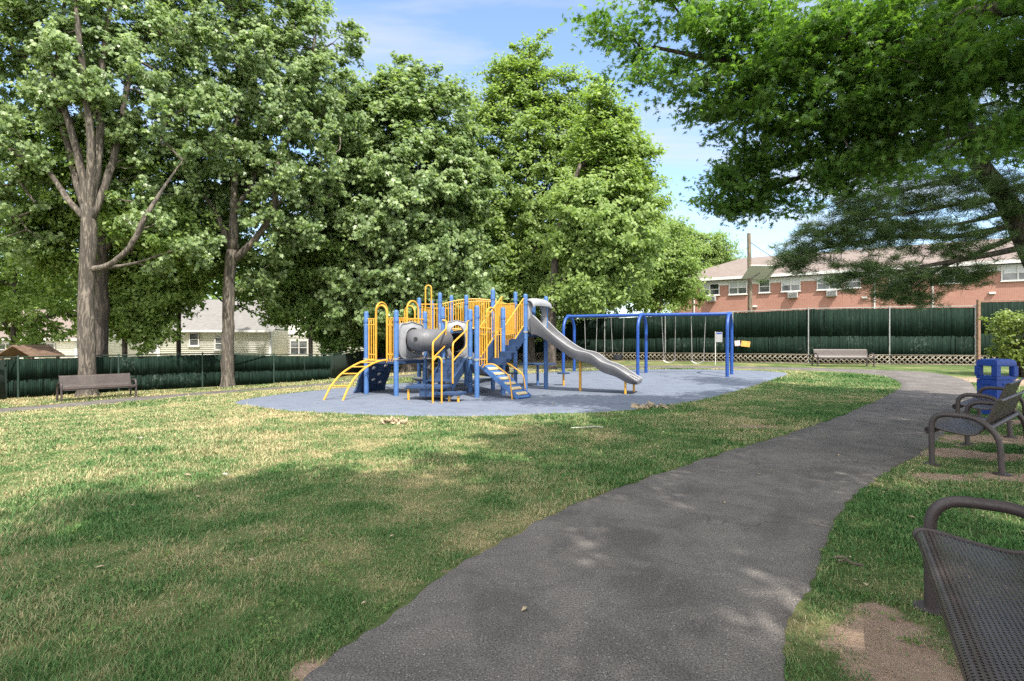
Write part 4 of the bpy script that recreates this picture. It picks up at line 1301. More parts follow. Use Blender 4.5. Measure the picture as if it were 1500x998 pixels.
# ------------------------------------------------------------------ houses
def wall_frame(A, B):
    A = Vector((A[0], A[1], 0)); B = Vector((B[0], B[1], 0))
    t = (B - A).normalized(); nrm = Vector((t.y, -t.x, 0))
    if nrm.y > 0: nrm = -nrm
    return A, B, t, nrm
def wall_hit(A, t, px):
    """distance along a wall line where the photo column px meets it"""
    k = (px - 750) / FPX
    # A.x + s t.x = k (A.y + s t.y)
    s = (k * A.y - A.x) / (t.x - k * t.y)
    return s, A + t * s
def window(parent, c, t, nrm, wd, ht, panes=2, mat='glass', frame=0.06, blinds=None):
    f = MB(); up = Vector((0, 0, 1)); ax = (t, nrm, up)
    for sx in (-1, 1): f.box(c + t * sx * (wd / 2 - frame / 2) + nrm * .045, (frame, .09, ht), ax)
    for sz in (-1, 1): f.box(c + up * sz * (ht / 2 - frame / 2) + nrm * .046, (wd - 2 * frame - .002, .09, frame), ax)
    for k in range(1, panes): f.box(c + t * (k / panes - .5) * wd + nrm * .04, (frame * 1.1, .07, ht - 2 * frame - .002), ax)
    for k in range(panes): 
        f.box(c + t * ((k + .5) / panes - .5) * wd + nrm * .043, (wd / panes - frame * 1.9, .05, frame * .75), ax)
    f.box(c - up * (ht / 2 + .03) + nrm * .07, (wd + .1, .14, .055), ax)
    fo = f.build('window', M['white'], parent)
    for k in range(panes):
        for h in (0, 1):
            g_ = MB().box(c + t * ((k + .5) / panes - .5) * wd + nrm * .018 + up * (h - .5) * (ht / 2 - frame), (wd / panes - frame * 1.2, .012, ht / 2 - frame), ax)
            o = g_.build('pane', M['blind' if (h == 1 and (blinds or 0) > k) else mat], fo)
    return fo

def brick_building():
    d0 = 43.7; dA = W(1050, 499, 43.7); dB = W(1500, 499, 33.8)
    t = (Vector((dB.x, dB.y, 0)) - Vector((dA.x, dA.y, 0))).normalized()
    A0 = Vector((dA.x, dA.y, 0)) - t * 3.6
    B0 = Vector((dB.x, dB.y, 0)) + t * 16
    A, B, t, nrm = wall_frame(A0, B0)
    L = (B - A).length; zb = gz(A.x, A.y) - .3; ze = Zp(413, 43.7); dep = 10.5
    root = empty('brick_building', (A.x, A.y, zb), 'long two storey red brick apartment building with a pinkish brown roof beyond the tall fence', 'building')
    bk = -nrm
    # walls with UVs for the brick courses
    me = bpy.data.meshes.new('wall')
    C = [A, B, B + bk * dep, A + bk * dep]
    vs = []; fs = []; uv = []
    for i in range(4):
        p, q_ = C[i], C[(i + 1) % 4]; l = (q_ - p).length; b_ = len(vs)
        for pp, zz_ in ((p, zb), (q_, zb), (q_, ze), (p, ze)): vs.append((pp.x - A.x, pp.y - A.y, zz_ - zb))
        fs.append((b_, b_ + 1, b_ + 2, b_ + 3)); uv += [(0, 0), (l, 0), (l, ze - zb), (0, ze - zb)]
    me.from_pydata(vs, [], fs); ul = me.uv_layers.new(name='UVMap')
    for i, u in enumerate(uv): ul.data[i].uv = u
    me.materials.append(M['brick']); o = bpy.data.objects.new('wall', me); COL.objects.link(o); o.parent = root
    # roof: hipped ends, overhang, fascia
    ov = .45; up = Vector((0, 0, 1))
    a = A - t * ov + nrm * ov; b = B + t * ov + nrm * ov; c = B + t * ov + bk * (dep + ov); d = A - t * ov + bk * (dep + ov)
    rz = ze + 2.5; r1 = A + t * 4.6 + bk * dep / 2; r2 = B - t * 4.6 + bk * dep / 2
    V_ = [tuple(p) + (0,) for p in ()]
    def P3(p, z): return (p.x, p.y, z)
    m = MB()
    m.add([P3(a, ze + .30), P3(b, ze + .30), P3(c, ze + .30), P3(d, ze + .30), P3(r1, rz), P3(r2, rz)],
          [(0, 1, 5, 4), (1, 2, 5), (2, 3, 4, 5), (3, 0, 4), (0, 3, 2, 1)])
    rf = m.build('roof', M['roof'], root)
    MB().beam(P3(a + nrm * .02, ze + .2), P3(b + nrm * .02, ze + .2), .06, .22).build('gutter', M['white'], root)
    MB().beam(P3(A + nrm * .012, ze - .12), P3(B + nrm * .012, ze - .12), .02, .40).build('frieze_board', M['white'], root)
    for s in (9.0, 21.0): MB().box(r1 + t * s + nrm * 1.2 + up * (rz - .25), (.16, .16, .6)).build('vent_pipe', M['galv'], rf)
    # windows by photo column
    for px, w_, y0, y1, pn, bl in ((1040, 1.5, 416, 433, 2, 1), (1081, 1.35, 412, 431.5, 2, 2), (1120, .8, 410.5, 429, 1, 0), (1158.5, 1.3, 408, 427, 2, 2), (1215, 1.6, 405.5, 424.5, 2, 1), (1249, 1.0, 404, 422, 1, 1),
                                   (1320, 1.35, 399, 419, 2, 0), (1398, 1.5, 393.5, 415, 2, 0), (1491, 1.6, 388, 411, 2, 2), (1545, 1.4, 384, 408, 2, 1), (1600, 1.4, 381, 406, 2, 1)):
        s, p = wall_hit(A, t, px)
        zt = Zp(y0, p.y); zl = Zp(y1, p.y)
        c = p.copy(); c.z = (zt + zl) / 2
        window(root, c, t, nrm, w_, zt - zl, pn, blinds=bl)
        c2 = c.copy(); c2.z -= 2.72
        window(root, c2, t, nrm, w_, zt - zl, pn, blinds=1)
        if px in (1040, 1158.5, 1215, 1545):
            q_ = p + t * .15 + nrm * .16; q_.z = zl - .30
            ac = MB().box(q_, (.66, .36, .42), (t, nrm, up)).build('air_conditioner', M['ac'], root, bevel=.02)
            gr = MB()
            for k in range(6): gr.box(q_ + nrm * .185 + up * (-.15 + k * .06), (.56, .014, .022), (t, nrm, up))
            gr.build('grille', M['dark'], ac)
    for px in (1281, 1366, 1017):
        s, p = wall_hit(A, t, px); p = p + nrm * .07
        MB().tube([(p.x, p.y, zb), (p.x, p.y, ze + .1)], .05, 8).build('downspout', M['white'], root, True)
    for px, yy in ((1106, 449), (1266, 436), (1453, 429.5)):
        s, p = wall_hit(A, t, px); p = p + nrm * .08; p.z = Zp(yy, p.y)
        MB().box(p, (.34, .16, .14), (t, nrm, up)).build('wall_lamp', M['white'], root, bevel=.02)
    return root
brick_building()

def siding_house(name, label, A, B, dep, z0, ze, zr, wmat, rmat, wins=(), ridge_along=True, gable_front=False):
    A, B, t, nrm = wall_frame(A, B); bk = -nrm; L = (B - A).length; up = Vector((0, 0, 1))
    root = empty(name, (A.x, A.y, z0), label, 'house')
    m = MB(); C = [A, B, B + bk * dep, A + bk * dep]
    def lap(p, q_, n_, za, zb_):
        k = int((zb_ - za) / .125)
        for i in range(k):
            zl = za + i * .125; tt = (q_ - p)
            o0 = n_ * .022; o1 = n_ * .004
            m.add([tuple(p + o0 + up * zl), tuple(q_ + o0 + up * zl), tuple(q_ + o1 + up * (zl + .125)), tuple(p + o1 + up * (zl + .125)), tuple(p + up * zl), tuple(q_ + up * zl)],
                  [(0, 1, 2, 3), (4, 5, 1, 0)])
    lap(A, B, nrm, z0, ze); lap(B, C[2], t, z0, ze); lap(C[3], A, -t, z0, ze); lap(C[2], C[3], bk, z0, ze)
    if gable_front or not ridge_along:
        mid = (A + B) / 2
        m.add([(A.x, A.y, ze), (B.x, B.y, ze), (mid.x, mid.y, zr - .05)], [(0, 1, 2)])
        mb2 = mid + bk * dep
        m.add([(C[3].x, C[3].y, ze), (C[2].x, C[2].y, ze), (mb2.x, mb2.y, zr - .05)], [(0, 1, 2)])
    else:
        for e, o_ in ((A, -t), (B, t)):
            f = e + bk * dep; mm = (e + f) / 2
            m.add([(e.x, e.y, ze), (f.x, f.y, ze), (mm.x, mm.y, zr - .05)], [(0, 1, 2)])
    m.build_fast('wall', wmat, root)
    for p in C: 
        MB().box((p.x, p.y, (z0 + ze) / 2), (.14, .14, ze - z0 - .01), (t, nrm, up)).build('corner_trim', M['white'], root)
    ov = .35; r_ = MB()
    def slab(p, q_, s, e):
        n_ = Vector((q_ - p)).cross(Vector(e) - Vector(p)).normalized() * .08
        vs = [Vector(x) for x in (p, q_, s, e)]
        r_.add([tuple(v) for v in vs] + [tuple(v + n_) for v in vs], [(3, 2, 1, 0), (4, 5, 6, 7), (0, 1, 5, 4), (1, 2, 6, 5), (2, 3, 7, 6), (3, 0, 4, 7)])
    def v3(p, z): return Vector((p.x, p.y, z))
    if gable_front or not ridge_along:
        mid = (A + B) / 2; r1 = v3(mid + nrm * ov, zr); r2 = v3(mid + bk * (dep + ov), zr); sl = (zr - ze) / (L / 2)
        slab(v3(A - t * ov + nrm * ov, ze - sl * ov), r1, r2, v3(A - t * ov + bk * (dep + ov), ze - sl * ov))
        slab(v3(B + t * ov + nrm * ov, ze - sl * ov), v3(B + t * ov + bk * (dep + ov), ze - sl * ov), r2, r1)
    else:
        sl = (zr - ze) / (dep / 2)
        r1 = v3(A - t * ov + bk * dep / 2, zr); r2 = v3(B + t * ov + bk * dep / 2, zr)
        slab(v3(A - t * ov + nrm * ov, ze - sl * ov), v3(B + t * ov + nrm * ov, ze - sl * ov), r2, r1)
        slab(v3(A - t * ov + bk * (dep + ov), ze - sl * ov), r1, r2, v3(B + t * ov + bk * (dep + ov), ze - sl * ov))
        MB().beam(v3(A - t * ov + nrm * (ov + .04), ze - sl * ov), v3(B + t * ov + nrm * (ov + .04), ze - sl * ov), .08, .14).build('gutter', M['white'], root)
    r_.build('roof', rmat, root)
    for px, y0, y1, w_, pn in wins:
        s, p = wall_hit(A, t, px)
        c = p.copy(); zt = Zp(y0, p.y); zl = Zp(y1, p.y); c.z = (zt + zl) / 2
        window(root, c + nrm * .02, t, nrm, w_, zt - zl, pn, blinds=0)
    return root
d = 36
a_ = W(233, 499, d); b_ = W(396, 499, d + 1.2)
siding_house('siding_house', 'cream clapboard house with a grey shingle roof behind the forked maple', (a_.x, a_.y), (b_.x, b_.y), 8, -.5, Zp(481, d), Zp(440, d + 4), M['siding'], M['roofgrey'],
             ((285, 488, 507, .62, 1), (322, 494, 513, .6, 1)))
a_ = W(396, 499, 42); b_ = W(535, 499, 44)
siding_house('siding_house', 'white clapboard house with its broad gable facing the climbing frame through the trees', (a_.x, a_.y), (b_.x, b_.y), 9, -.5, Zp(490, 42), Zp(425, 42), M['sidingwhite'], M['roofgrey'],
             ((438, 499, 520, 1.3, 2), (495, 499, 520, 1.0, 1)), ridge_along=False)
a_ = W(146, 499, 47); b_ = W(232, 499, 47)
siding_house('siding_house', 'white gabled house just left of the cream clapboard house', (a_.x, a_.y), (b_.x, b_.y), 8, -.5, Zp(490, 47), Zp(455, 47), M['sidingwhite'], M['roofgrey'],
             ((190, 497, 517, 1.0, 1), (222, 497, 517, 1.0, 1)), ridge_along=False)
a_ = W(-70, 499, 40); b_ = W(112, 499, 40)
siding_house('siding_house', 'pale house with a pinkish roof at the far left edge beyond the fence', (a_.x, a_.y), (b_.x, b_.y), 8, -.5, Zp(494, 40), Zp(455, 44), M['sidingwhite'], M['roof'],
             ((10, 503, 522, 1.2, 2), (70, 503, 522, 1.2, 2)))
# little timber play roof peeping over the left fence
def play_shelter():
    d = 22; c = W(45, 499, d); root = empty('play_shelter', (c.x, c.y, gz(c.x, c.y)), 'small brown wooden gabled shelter peeping over the fence at far left', 'shelter')
    r_ = MB(); zr = Zp(507, d); ze = Zp(523, d)
    for s in (-1, 1):
        A_ = Vector((c.x, d - .8, zr)); B_ = Vector((c.x + s * .75, d - .8, ze)); D_ = Vector((0, 1.6, 0)); n_ = Vector((0, 0, .05))
        r_.add([A_, B_, B_ + D_, A_ + D_, A_ + n_, B_ + n_, B_ + D_ + n_, A_ + D_ + n_], [(0, 1, 2, 3), (4, 7, 6, 5), (0, 4, 5, 1), (1, 5, 6, 2), (2, 6, 7, 3), (3, 7, 4, 0)])
    r_.build('roof', M['roofbrown'], root)
    for sx in (-.6, .6):
        for sy in (-.6, .6): MB().box((c.x + sx, d + sy, (gz(c.x, d) + ze) / 2), (.09, .09, ze - gz(c.x, d) + .1)).build('post', M['rust'], root)
play_shelter()

# ------------------------------------------------------------------ utility pole with tilted solar panel, and its cable
def pole():
    d = 33.0; p = W(1098, 499, d); z = gz(p.x, d)
    root = empty('utility_pole', (p.x, p.y, z), 'wooden utility pole carrying a tilted pale panel in front of the brick building', 'pole')
    MB().tube([(p.x, p.y, z - .2), (p.x + .03, p.y, z + 4), (p.x - .04, p.y, Zp(342, d))], [.14, .13, .11], 12).build('pole', M['pole'], root, True)
    c = W(1113, 399, d - .5)
    X = Vector((.93, .1, .0)).normalized(); Y = Vector((.25, .8, -.5)).normalized(); Y = (Y - X * Y.dot(X)).normalized(); Zv = X.cross(Y)
    MB().box(c, (1.75, 1.25, .05), (X, Y, Zv)).build('panel', M['white'], root, bevel=.01)
    MB().beam(c - Zv * .06, (p.x, p.y, c.z - .4), .05, .05).build('bracket', M['galv'], root)
    A_ = W(1099, 355, d); B_ = W(1330, 430, 38.0); pts = []
    for k in range(21):
        s = k / 20; q_ = A_.lerp(B_, s); q_.z -= 1.1 * 4 * s * (1 - s); pts.append(q_)
    tag(MB().tube(pts, .018, 5).build('overhead_cable', M['rubber'], None, True), 'black cable sagging from the utility pole to the brick wall', 'cable')
pole()

# ------------------------------------------------------------------ small signs on and before the tall fence
def signs():
    p = at(1057, 537); d = 28.0
    q_ = W(1053, 499, d); z = gz(q_.x, d)
    root = empty('notice_sign', (q_.x, d, z), 'white notice board on a thin stake behind the right end of the swings', 'sign')
    MB().tube([(q_.x - .18, d, z), (q_.x - .18, d, Zp(486, d))], .022, 6).build('stake', M['white'], root, True)
    MB().box((q_.x, d - .03, Zp(494, d)), (.34, .02, .52)).build('board', M['palegrey'], root, bevel=.004)
    MB().box((q_.x, d - .045, Zp(488.5, d)), (.28, .006, .07)).build('heading_strip', M['binblue'], root)
    for px, py, wd, ht, mt, lab, tl in ((1080.5, 503, .29, .30, 'pink', 'pale pink square notice on the green fence beside the orange one', .1), (1092.5, 504, .46, .32, 'orange', 'tilted orange rectangular notice hanging on the green fence', -.12)):
        A = Vector((fr0.x, fr0.y, 0)); B = Vector((W(1200, 499, 28.9).x, 28.9, 0)); C_ = Vector((fl0.x, fl0.y, 0))
        t = (C_ - B).normalized(); s, h = wall_hit(B, t, px); nrm = Vector((-abs(t.y), -abs(t.x), 0)).normalized()
        nrm = Vector((t.y, -t.x, 0)); nrm = nrm if nrm.y < 0 else -nrm
        h = h + nrm * .14; h.z = Zp(py, h.y); X = (t * -1 if t.x < 0 else t); X = (X * math.cos(tl) + Vector((0, 0, 1)) * math.sin(tl)); Zv = X.cross(nrm)
        m = MB().box(h, (wd, .02, ht), (X, nrm, Zv)); tag(m.build('notice', M[mt], None, bevel=.004), lab, 'sign')
signs()

# ------------------------------------------------------------------ climbing frame
UP = Vector((0, 0, 1))
def V(x, y, z): return Vector((x, y, z))
def hv(p, z): return Vector((p.x, p.y, z))
c0 = at(690, 573)
PLAY = empty('climbing_frame', tuple(c0), 'blue and yellow climbing frame with a grey tube tunnel and a wavy grey double slide', 'playground equipment')
G0 = gz(c0.x, c0.y)
posts = {}
def post(key, px, py, top, x=None, y=None, ztop=None):
    p = at(px, py) if x is None else V(x, y, gz(x, y))
    zt = Zp(top, p.y) if ztop is None else ztop
    posts[key] = V(p.x, p.y, zt)
    m = MB().tube([(p.x, p.y, p.z - .05), (p.x, p.y, zt - .06)], .066, 12, dome=True)
    o = m.build('post', M['blue'], PLAY, True)
    for zz_ in (zt - .30, p.z + (1.0 if zt - p.z < 2.5 else 1.75)):
        cl_ = MB(); cl_.tube([(p.x, p.y, zz_ - .03), (p.x, p.y, zz_ + .03)], .074, 12)
        for sg in (-1, 1): cl_.box((p.x + sg * .05, p.y - .065, zz_), (.022, .03, .022))
        cl_.build('clamp', M['galv'] if zz_ < zt - .5 else M['blue'], o, True)
    return posts[key]
a1 = post('a1', 536.6, 578, 456); a2 = post('a2', 580.4, 580.7, 454); a3 = post('a3', 622.3, 575, 456)
a4 = post('a4', 0, 0, 0, a1.x + a3.x - a2.x, a1.y + a3.y - a2.y, a3.z)
f1 = post('f1', 648.5, 577.5, 449.5); f2 = post('f2', 688.7, 575.6, 453); p5 = post('p5', 698.6, 583.3, 447.5); p6 = post('p6', 736.8, 578.9, 450)
q4 = post('q', 722, 571.6, 423.5); p7 = post('p7', 769.6, 573.4, 430.5); p8 = post('p8', 799.7, 570, 434)
r5 = post('r', 755, 563.5, 427.5); b1 = post('b1', 644.5, 566, 428.5); b2 = post('b2', 683, 565.5, 432)
e1_ = post('e1', 614, 566, 436)
e2_ = post('e2', 0, 0, 0, e1_.x + .25, e1_.y + 1.1, e1_.z); e3_ = post('e3', 0, 0, 0, b1.x + .25, b1.y + 1.1, b1.z)
s8 = post('s8', 0, 0, 0, p8.x - .62, p8.y + .95, p8.z)
ZA = Zp(529, a2.y); ZB = ZA; ZC = Zp(536, p5.y); ZD = Zp(492, 15.9) + .06; ZE = ZD + .05

def deck(poly, z, th=.09):
    c = sum((V(p.x, p.y, 0) for p in poly), V(0, 0, 0)) / len(poly)
    pl = [(c.x + (p.x - c.x) * 1.03, c.y + (p.y - c.y) * 1.03) for p in poly]
    MB().prism(pl, z - th, z).build('deck', M['navy'], PLAY, bevel=.012)
deck([a1, a2, a3, a4], ZA); deck([f1, f2, b2, b1], ZB); deck([f2, p5, p6, q4], ZC)
deck([p7, p8, s8, r5], ZD); deck([e1_, b1, e3_, e2_], ZE)
deck([b2, f2, q4], ZB - .004)

def pickets(a, b, za0, zb0, h, gap=.10, rad=.013, inset=.1, loop=None, arch=0.0, mid=False):
    """welded yellow panel between two plan points; bottom at za0..zb0, top h above; loop = (s0, s1, extra height)"""
    a = Vector((a.x, a.y, 0)); b = Vector((b.x, b.y, 0)); L = (b - a).length; t = (b - a).normalized()
    A_ = a + t * inset; L2 = L - 2 * inset
    m = MB(); n = max(2, int(round(L2 / gap)))
    def bot(s): return za0 + (zb0 - za0) * s + arch * 4 * s * (1 - s) * .6
    def top(s): return bot(s) + h + arch * 4 * s * (1 - s) * .4
    K_ = 10 if arch else 2
    tp = []; bt = []
    for i in range(K_ + 1):
        s = i / K_; p = A_ + t * L2 * s
        tp.append(hv(p, top(s))); bt.append(hv(p, bot(s)))
    ext0 = hv(a, tp[0].z); ext1 = hv(b, tp[-1].z)
    m.tube([ext0] + tp + [ext1], rad * 1.45, 7); m.tube(bt, rad * 1.3, 7)
    if mid: m.tube([hv(p, p.z - .13) for p in tp], rad, 6)
    for i in range(n + 1):
        s = i / n; p = A_ + t * L2 * s
        if loop and loop[0] + .02 < s < loop[1] - .02: continue
        m.tube([hv(p, bot(s)), hv(p, top(s))], rad, 6)
    if loop:
        pa = A_ + t * L2 * loop[0]; pb = A_ + t * L2 * loop[1]; zt = top(.5) + loop[2]; zb_ = bot(.5)
        rr = (pb - pa).length / 2; arc = []
        for k in range(13):
            th = math.pi * k / 12
            arc.append(hv((pa + pb) / 2 - t * rr * math.cos(th), zt - rr + rr * math.sin(th)))
        m.tube([hv(pa, zb_)] + arc + [hv(pb, zb_)], rad * 1.8, 8)
    return m.build('railing', M['yellow'], PLAY, True)

# module A
def side_panels(a, b, z, h, lp):
    """two narrow picket panels flanking an arch loop"""
    L = (V(b.x, b.y, 0) - V(a.x, a.y, 0)).length; t = (V(b.x, b.y, 0) - V(a.x, a.y, 0)) / L
    m = MB(); r_ = .014
    for s0, s1 in ((.09, lp[0]), (lp[1], .91)):
        P0 = V(a.x, a.y, 0) + t * L * s0; P1 = V(a.x, a.y, 0) + t * L * s1
        fr = rounded([hv(P0, z + h), hv(P0, z - .02), hv(P1, z - .02), hv(P1, z + h)], .05, 4)
        m.tube(fr, r_ * 1.2, 7)
        for zz_ in (z + h, z + h - .17, z + .16): m.tube([hv(P0, zz_), hv(P1, zz_)], r_, 6)
        n = max(1, int((P1 - P0).length / .085))
        for k in range(1, n): 
            p = P0.lerp(P1, k / n); m.tube([hv(p, z), hv(p, z + h)], r_ * .9, 6)
    for e, s in ((a, .09), (b, .91)):
        P0 = V(a.x, a.y, 0) + t * L * s
        for zz_ in (z + h, z + h - .17): m.tube([hv(e, zz_), hv(P0, zz_)], r_ * 1.1, 6)
    pa = V(a.x, a.y, 0) + t * L * lp[0]; pb = V(a.x, a.y, 0) + t * L * lp[1]; rr = (pb - pa).length / 2; zt = z + h + lp[2]
    arc = [hv((pa + pb) / 2 - t * rr * math.cos(math.pi * k / 12), zt - rr + rr * math.sin(math.pi * k / 12)) for k in range(13)]
    m.tube([hv(pa, z - .05)] + arc + [hv(pb, z - .05)], .026, 8)
    return m.build('railing', M['yellow'], PLAY, True)
hA = Zp(466, a2.y) - ZA
side_panels(a1, a2, ZA, hA, (.33, .70, .36))
side_panels(a4, a1, ZA, hA, (.30, .68, .50))
pickets(a4, a3, ZA + .04, ZA + .04, hA - .04, loop=(.28, .70, .42))
# bar and arch above the tunnel panel
m = MB(); ttA = (V(a3.x, a3.y, 0) - V(a2.x, a2.y, 0)); LA = ttA.length; ttA.normalize()
zt = ZA + hA
m.tube([hv(a2, zt), hv(a3, zt)], .019, 7); m.tube([hv(a2, zt - .14), hv(a3, zt - .14)], .014, 7)
for k in range(1, 9): m.tube([hv(V(a2.x, a2.y, 0) + ttA * LA * k / 9, zt - .14), hv(V(a2.x, a2.y, 0) + ttA * LA * k / 9, zt)], .012, 6)
pa = V(a2.x, a2.y, 0) + ttA * LA * .36; pb = V(a2.x, a2.y, 0) + ttA * LA * .76; rr = (pb - pa).length / 2
m.tube([hv(pa, zt - .14)] + [hv((pa + pb) / 2 - ttA * rr * math.cos(math.pi * k / 12), zt + .50 - rr + rr * math.sin(math.pi * k / 12)) for k in range(13)] + [hv(pb, zt - .14)], .026, 8)
m.build('railing', M['yellow'], PLAY, True)

# arched ladder
uA = (V(a2.x, a2.y, 0) - V(a1.x, a1.y, 0)).normalized(); nA = V(uA.y, -uA.x, 0)
nA = nA if nA.y < 0 else -nA
def arched_ladder():
    fa = at(474, 587); fb = at(502, 587.5)
    ca = V(a1.x, a1.y, 0) + uA * .30; cb = V(a1.x, a1.y, 0) + uA * .82
    m = MB()
    def rail(f, c):
        f = V(f.x, f.y, f.z)
        pts = [f, f.lerp(hv(c, f.z), .14) + UP * .36, f.lerp(hv(c, f.z), .34) + UP * .66, f.lerp(hv(c, f.z), .58) + UP * .86, f.lerp(hv(c, f.z), .80) + UP * (ZA - f.z - .01), hv(c, ZA + .02)]
        return smooth_path(pts, 5)
    ra = rail(fa, ca); rb = rail(fb, cb)
    m.tube(ra, .027, 8); m.tube(rb, .027, 8)
    o = m.build('arched_ladder', M['yellow'], PLAY, True)
    for k in (5, 10, 14, 18, 22):
        k = min(k, len(ra) - 1)
        MB().tube([ra[k], rb[k]], .02, 7).build('rung', M['yellow'], o, True)
arched_ladder()

# leaning climbing wall with grip holes
def climbing_wall():
    un = -uA
    t0 = V(a1.x, a1.y, 0); t1 = V(a4.x, a4.y, 0); w_ = (t1 - t0).normalized(); L = (t1 - t0).length
    top0 = hv(t0 + w_ * .08 + un * .07, ZA); top1 = hv(t1 - w_ * .08 + un * .07, ZA)
    zg = gz(t0.x, t0.y); bot0 = hv(t0 + w_ * -.02 + un * .52, zg + .02); bot1 = hv(t1 + w_ * .02 + un * .52, zg + .02)
    nrm = (top1 - top0).cross(bot0 - top0).normalized()
    if nrm.dot(un) < 0: nrm = -nrm
    m = MB(); K_ = 9
    left = []; right = []
    for i in range(K_ + 1):
        s = i / K_; wob = .05 * math.sin(s * 9)
        left.append(bot0.lerp(top0, s) + w_ * wob * (1 - s)); right.append(bot1.lerp(top1, s) + w_ * (-wob + .03) * (1 - s))
    out = left + right[::-1]; n = len(out)
    m.add([p + nrm * .025 for p in out] + [p - nrm * .025 for p in out], [(i, (i + 1) % n, n + (i + 1) % n, n + i) for i in range(n)] + [(i, i + 1, n - 2 - i, n - 1 - i) for i in range(K_)] + [(n + i, n + n - 1 - i, n + n - 2 - i, n + i + 1) for i in range(K_)])
    o = m.build('climbing_wall', M['navy'], PLAY)
    rs = np.random.RandomState(5)
    for s, q_ in ((.2, .3), (.28, .75), (.5, .18), (.55, .62), (.75, .35), (.8, .78), (.38, .48)):
        p = (bot0.lerp(top0, s)).lerp(bot1.lerp(top1, s), q_)
        d_ = (top0 - bot0).normalized()
        for sg in (1, -1):
            ring = [p + nrm * sg * .028 + w_ * .075 * math.cos(a) + d_ * .045 * math.sin(a) for a in np.linspace(0, 2 * math.pi, 12, endpoint=False)]
            ring2 = [x + nrm * sg * .02 + (p - x) * .25 for x in ring]
            MB().sweep([ring, ring2]).build('grip', M['white'], o, True)
    e = MB()
    e.tube([bot0 + nrm * .035 + w_ * .16, top0 + nrm * .035 + w_ * .10], .016, 6); e.tube([bot1 + nrm * .035 - w_ * .16, top1 + nrm * .035 - w_ * .1], .016, 6); e.tube([bot0 + nrm * .04 + w_ * .16, bot1 + nrm * .04 - w_ * .16], .016, 6)
    e.build('edge_trim', M['yellow'], o, True)
climbing_wall()

# moulded panel with an opening
def holed_panel(name, mat, c, X, nrm, wd, ht, rx, rz, hz=0.0, th=.06, bulge=.06, parent=PLAY, power=5.0, crest=.05):
    K_ = 48; rings = []
    Zv = UP
    for prof, off in ((1.0, -th), (1.0, 0.0), (.97, th * .6), (.86, th * .6), (.82, th * .15), (.6, bulge * .6), (.3, bulge), (.06, bulge * 1.25), (0.0, bulge * .9), (0.0, -th)):
        ring = []
        for k in range(K_):
            a = 2 * math.pi * k / K_; ca, sa = math.cos(a), math.sin(a)
            d_ = (abs(ca) ** power + abs(sa) ** power) ** (-1 / power)
            ox = ca * d_ * wd / 2; oz = sa * d_ * ht / 2
            if sa > 0: oz += crest * (math.cos(ox / wd * 4 * math.pi)) * (sa ** 2) * .5
            ix = ca * rx; iz = sa * rz + hz
            ring.append(c + X * (ix + (ox - ix) * prof) + Zv * (iz + (oz - iz) * prof) + nrm * off)
        rings.append(ring)
    rings.append(rings[0])
    m = MB(); m.sweep(rings, True, False)
    return m.build(name, mat, parent, True)

# crawl tunnel
zt_ = Zp(498.5, 14.9)
cA = hv((V(a2.x, a2.y, 0) + V(a3.x, a3.y, 0)) / 2, (Zp(472, 14.9) + Zp(526, 14.9)) / 2)
nT = uA.copy()
holed_panel('tunnel_panel', M['palegrey'], cA + nT * .03, ttA, nT, LA - .12, Zp(472, 14.9) - Zp(526, 14.9), .34, .34, zt_ - cA.z)
# right end: side of deck B
sB = (V(f1.x, f1.y, 0) * .45 + V(b1.x, b1.y, 0) * .55); dB_ = (V(b1.x, b1.y, 0) - V(f1.x, f1.y, 0)).normalized(); nB = V(-dB_.y, dB_.x, 0); nB = nB if nB.x < 0 else -nB
cB = hv(sB, cA.z)
holed_panel('tunnel_panel', M['palegrey'], cB + nB * .02, dB_, nB, .92, Zp(472, 14.9) - Zp(526, 14.9), .34, .34, zt_ - cA.z)
tp = smooth_path([hv(cA, zt_) + nT * .02, hv(cA, zt_) + nT * .20, hv(W(617, 499, 14.62), zt_), hv(W(635, 499, 14.85), zt_), hv(W(648, 499, 15.55), zt_), hv(cB, zt_)], 5)
m = MB(); m.tube(tp, .305, 24, cap=False)
tun = m.build('tunnel', M['grey'], PLAY, True)
mid = tp[len(tp) // 2]
for i in (5, 11):
    p = tp[i]; t_ = (tp[i + 1] - tp[i - 1]).normalized(); u_ = t_.cross(UP).normalized()
    MB().tube([p - t_ * .018, p + t_ * .018], .322, 24).build('seam_flange', M['grey'], tun, True) if i == 11 else None
for i in (6, 10):
    p = tp[i]; t_ = (tp[i + 1] - tp[i - 1]).normalized(); u_ = t_.cross(UP).normalized(); u_ = u_ if u_.y < 0 else -u_
    MB().tube([p + u_ * .28 + UP * .03, p + u_ * .312 + UP * .03], .055, 14).build('peephole', M['dark'], tun, True)

# rear tube slide seen through the round opening
bA = V(0, 0, 0); pL = W(650, 499, 16.9); pR = W(688, 499, 17.1)
xB = (V(pR.x, pR.y, 0) - V(pL.x, pL.y, 0)); LB_ = xB.length; xB.normalize(); nF = V(xB.y, -xB.x, 0); nF = nF if nF.y < 0 else -nF
cF = hv((V(pL.x, pL.y, 0) + V(pR.x, pR.y, 0)) / 2, (Zp(470, 17) + Zp(525.5, 17)) / 2)
holed_panel('slide_entry_panel', M['palegrey'], cF, xB, nF, LB_, Zp(470, 17) - Zp(525.5, 17), LB_ * .31, .50, -.04)
tpts = smooth_path([cF + UP * -.08 - nF * .02, cF - nF * .5 + UP * -.12, cF - nF * 1.0 + UP * -.42 + xB * .25, cF - nF * 1.2 + UP * -.85 + xB * .8, hv(at(718, 556), gz(-1, 18) + .42), hv(at(736, 558), gz(-1, 18) + .40)], 6)
MB().tube(tpts, .30, 20, cap=False).build('tube_slide', M['grey'], PLAY, True)
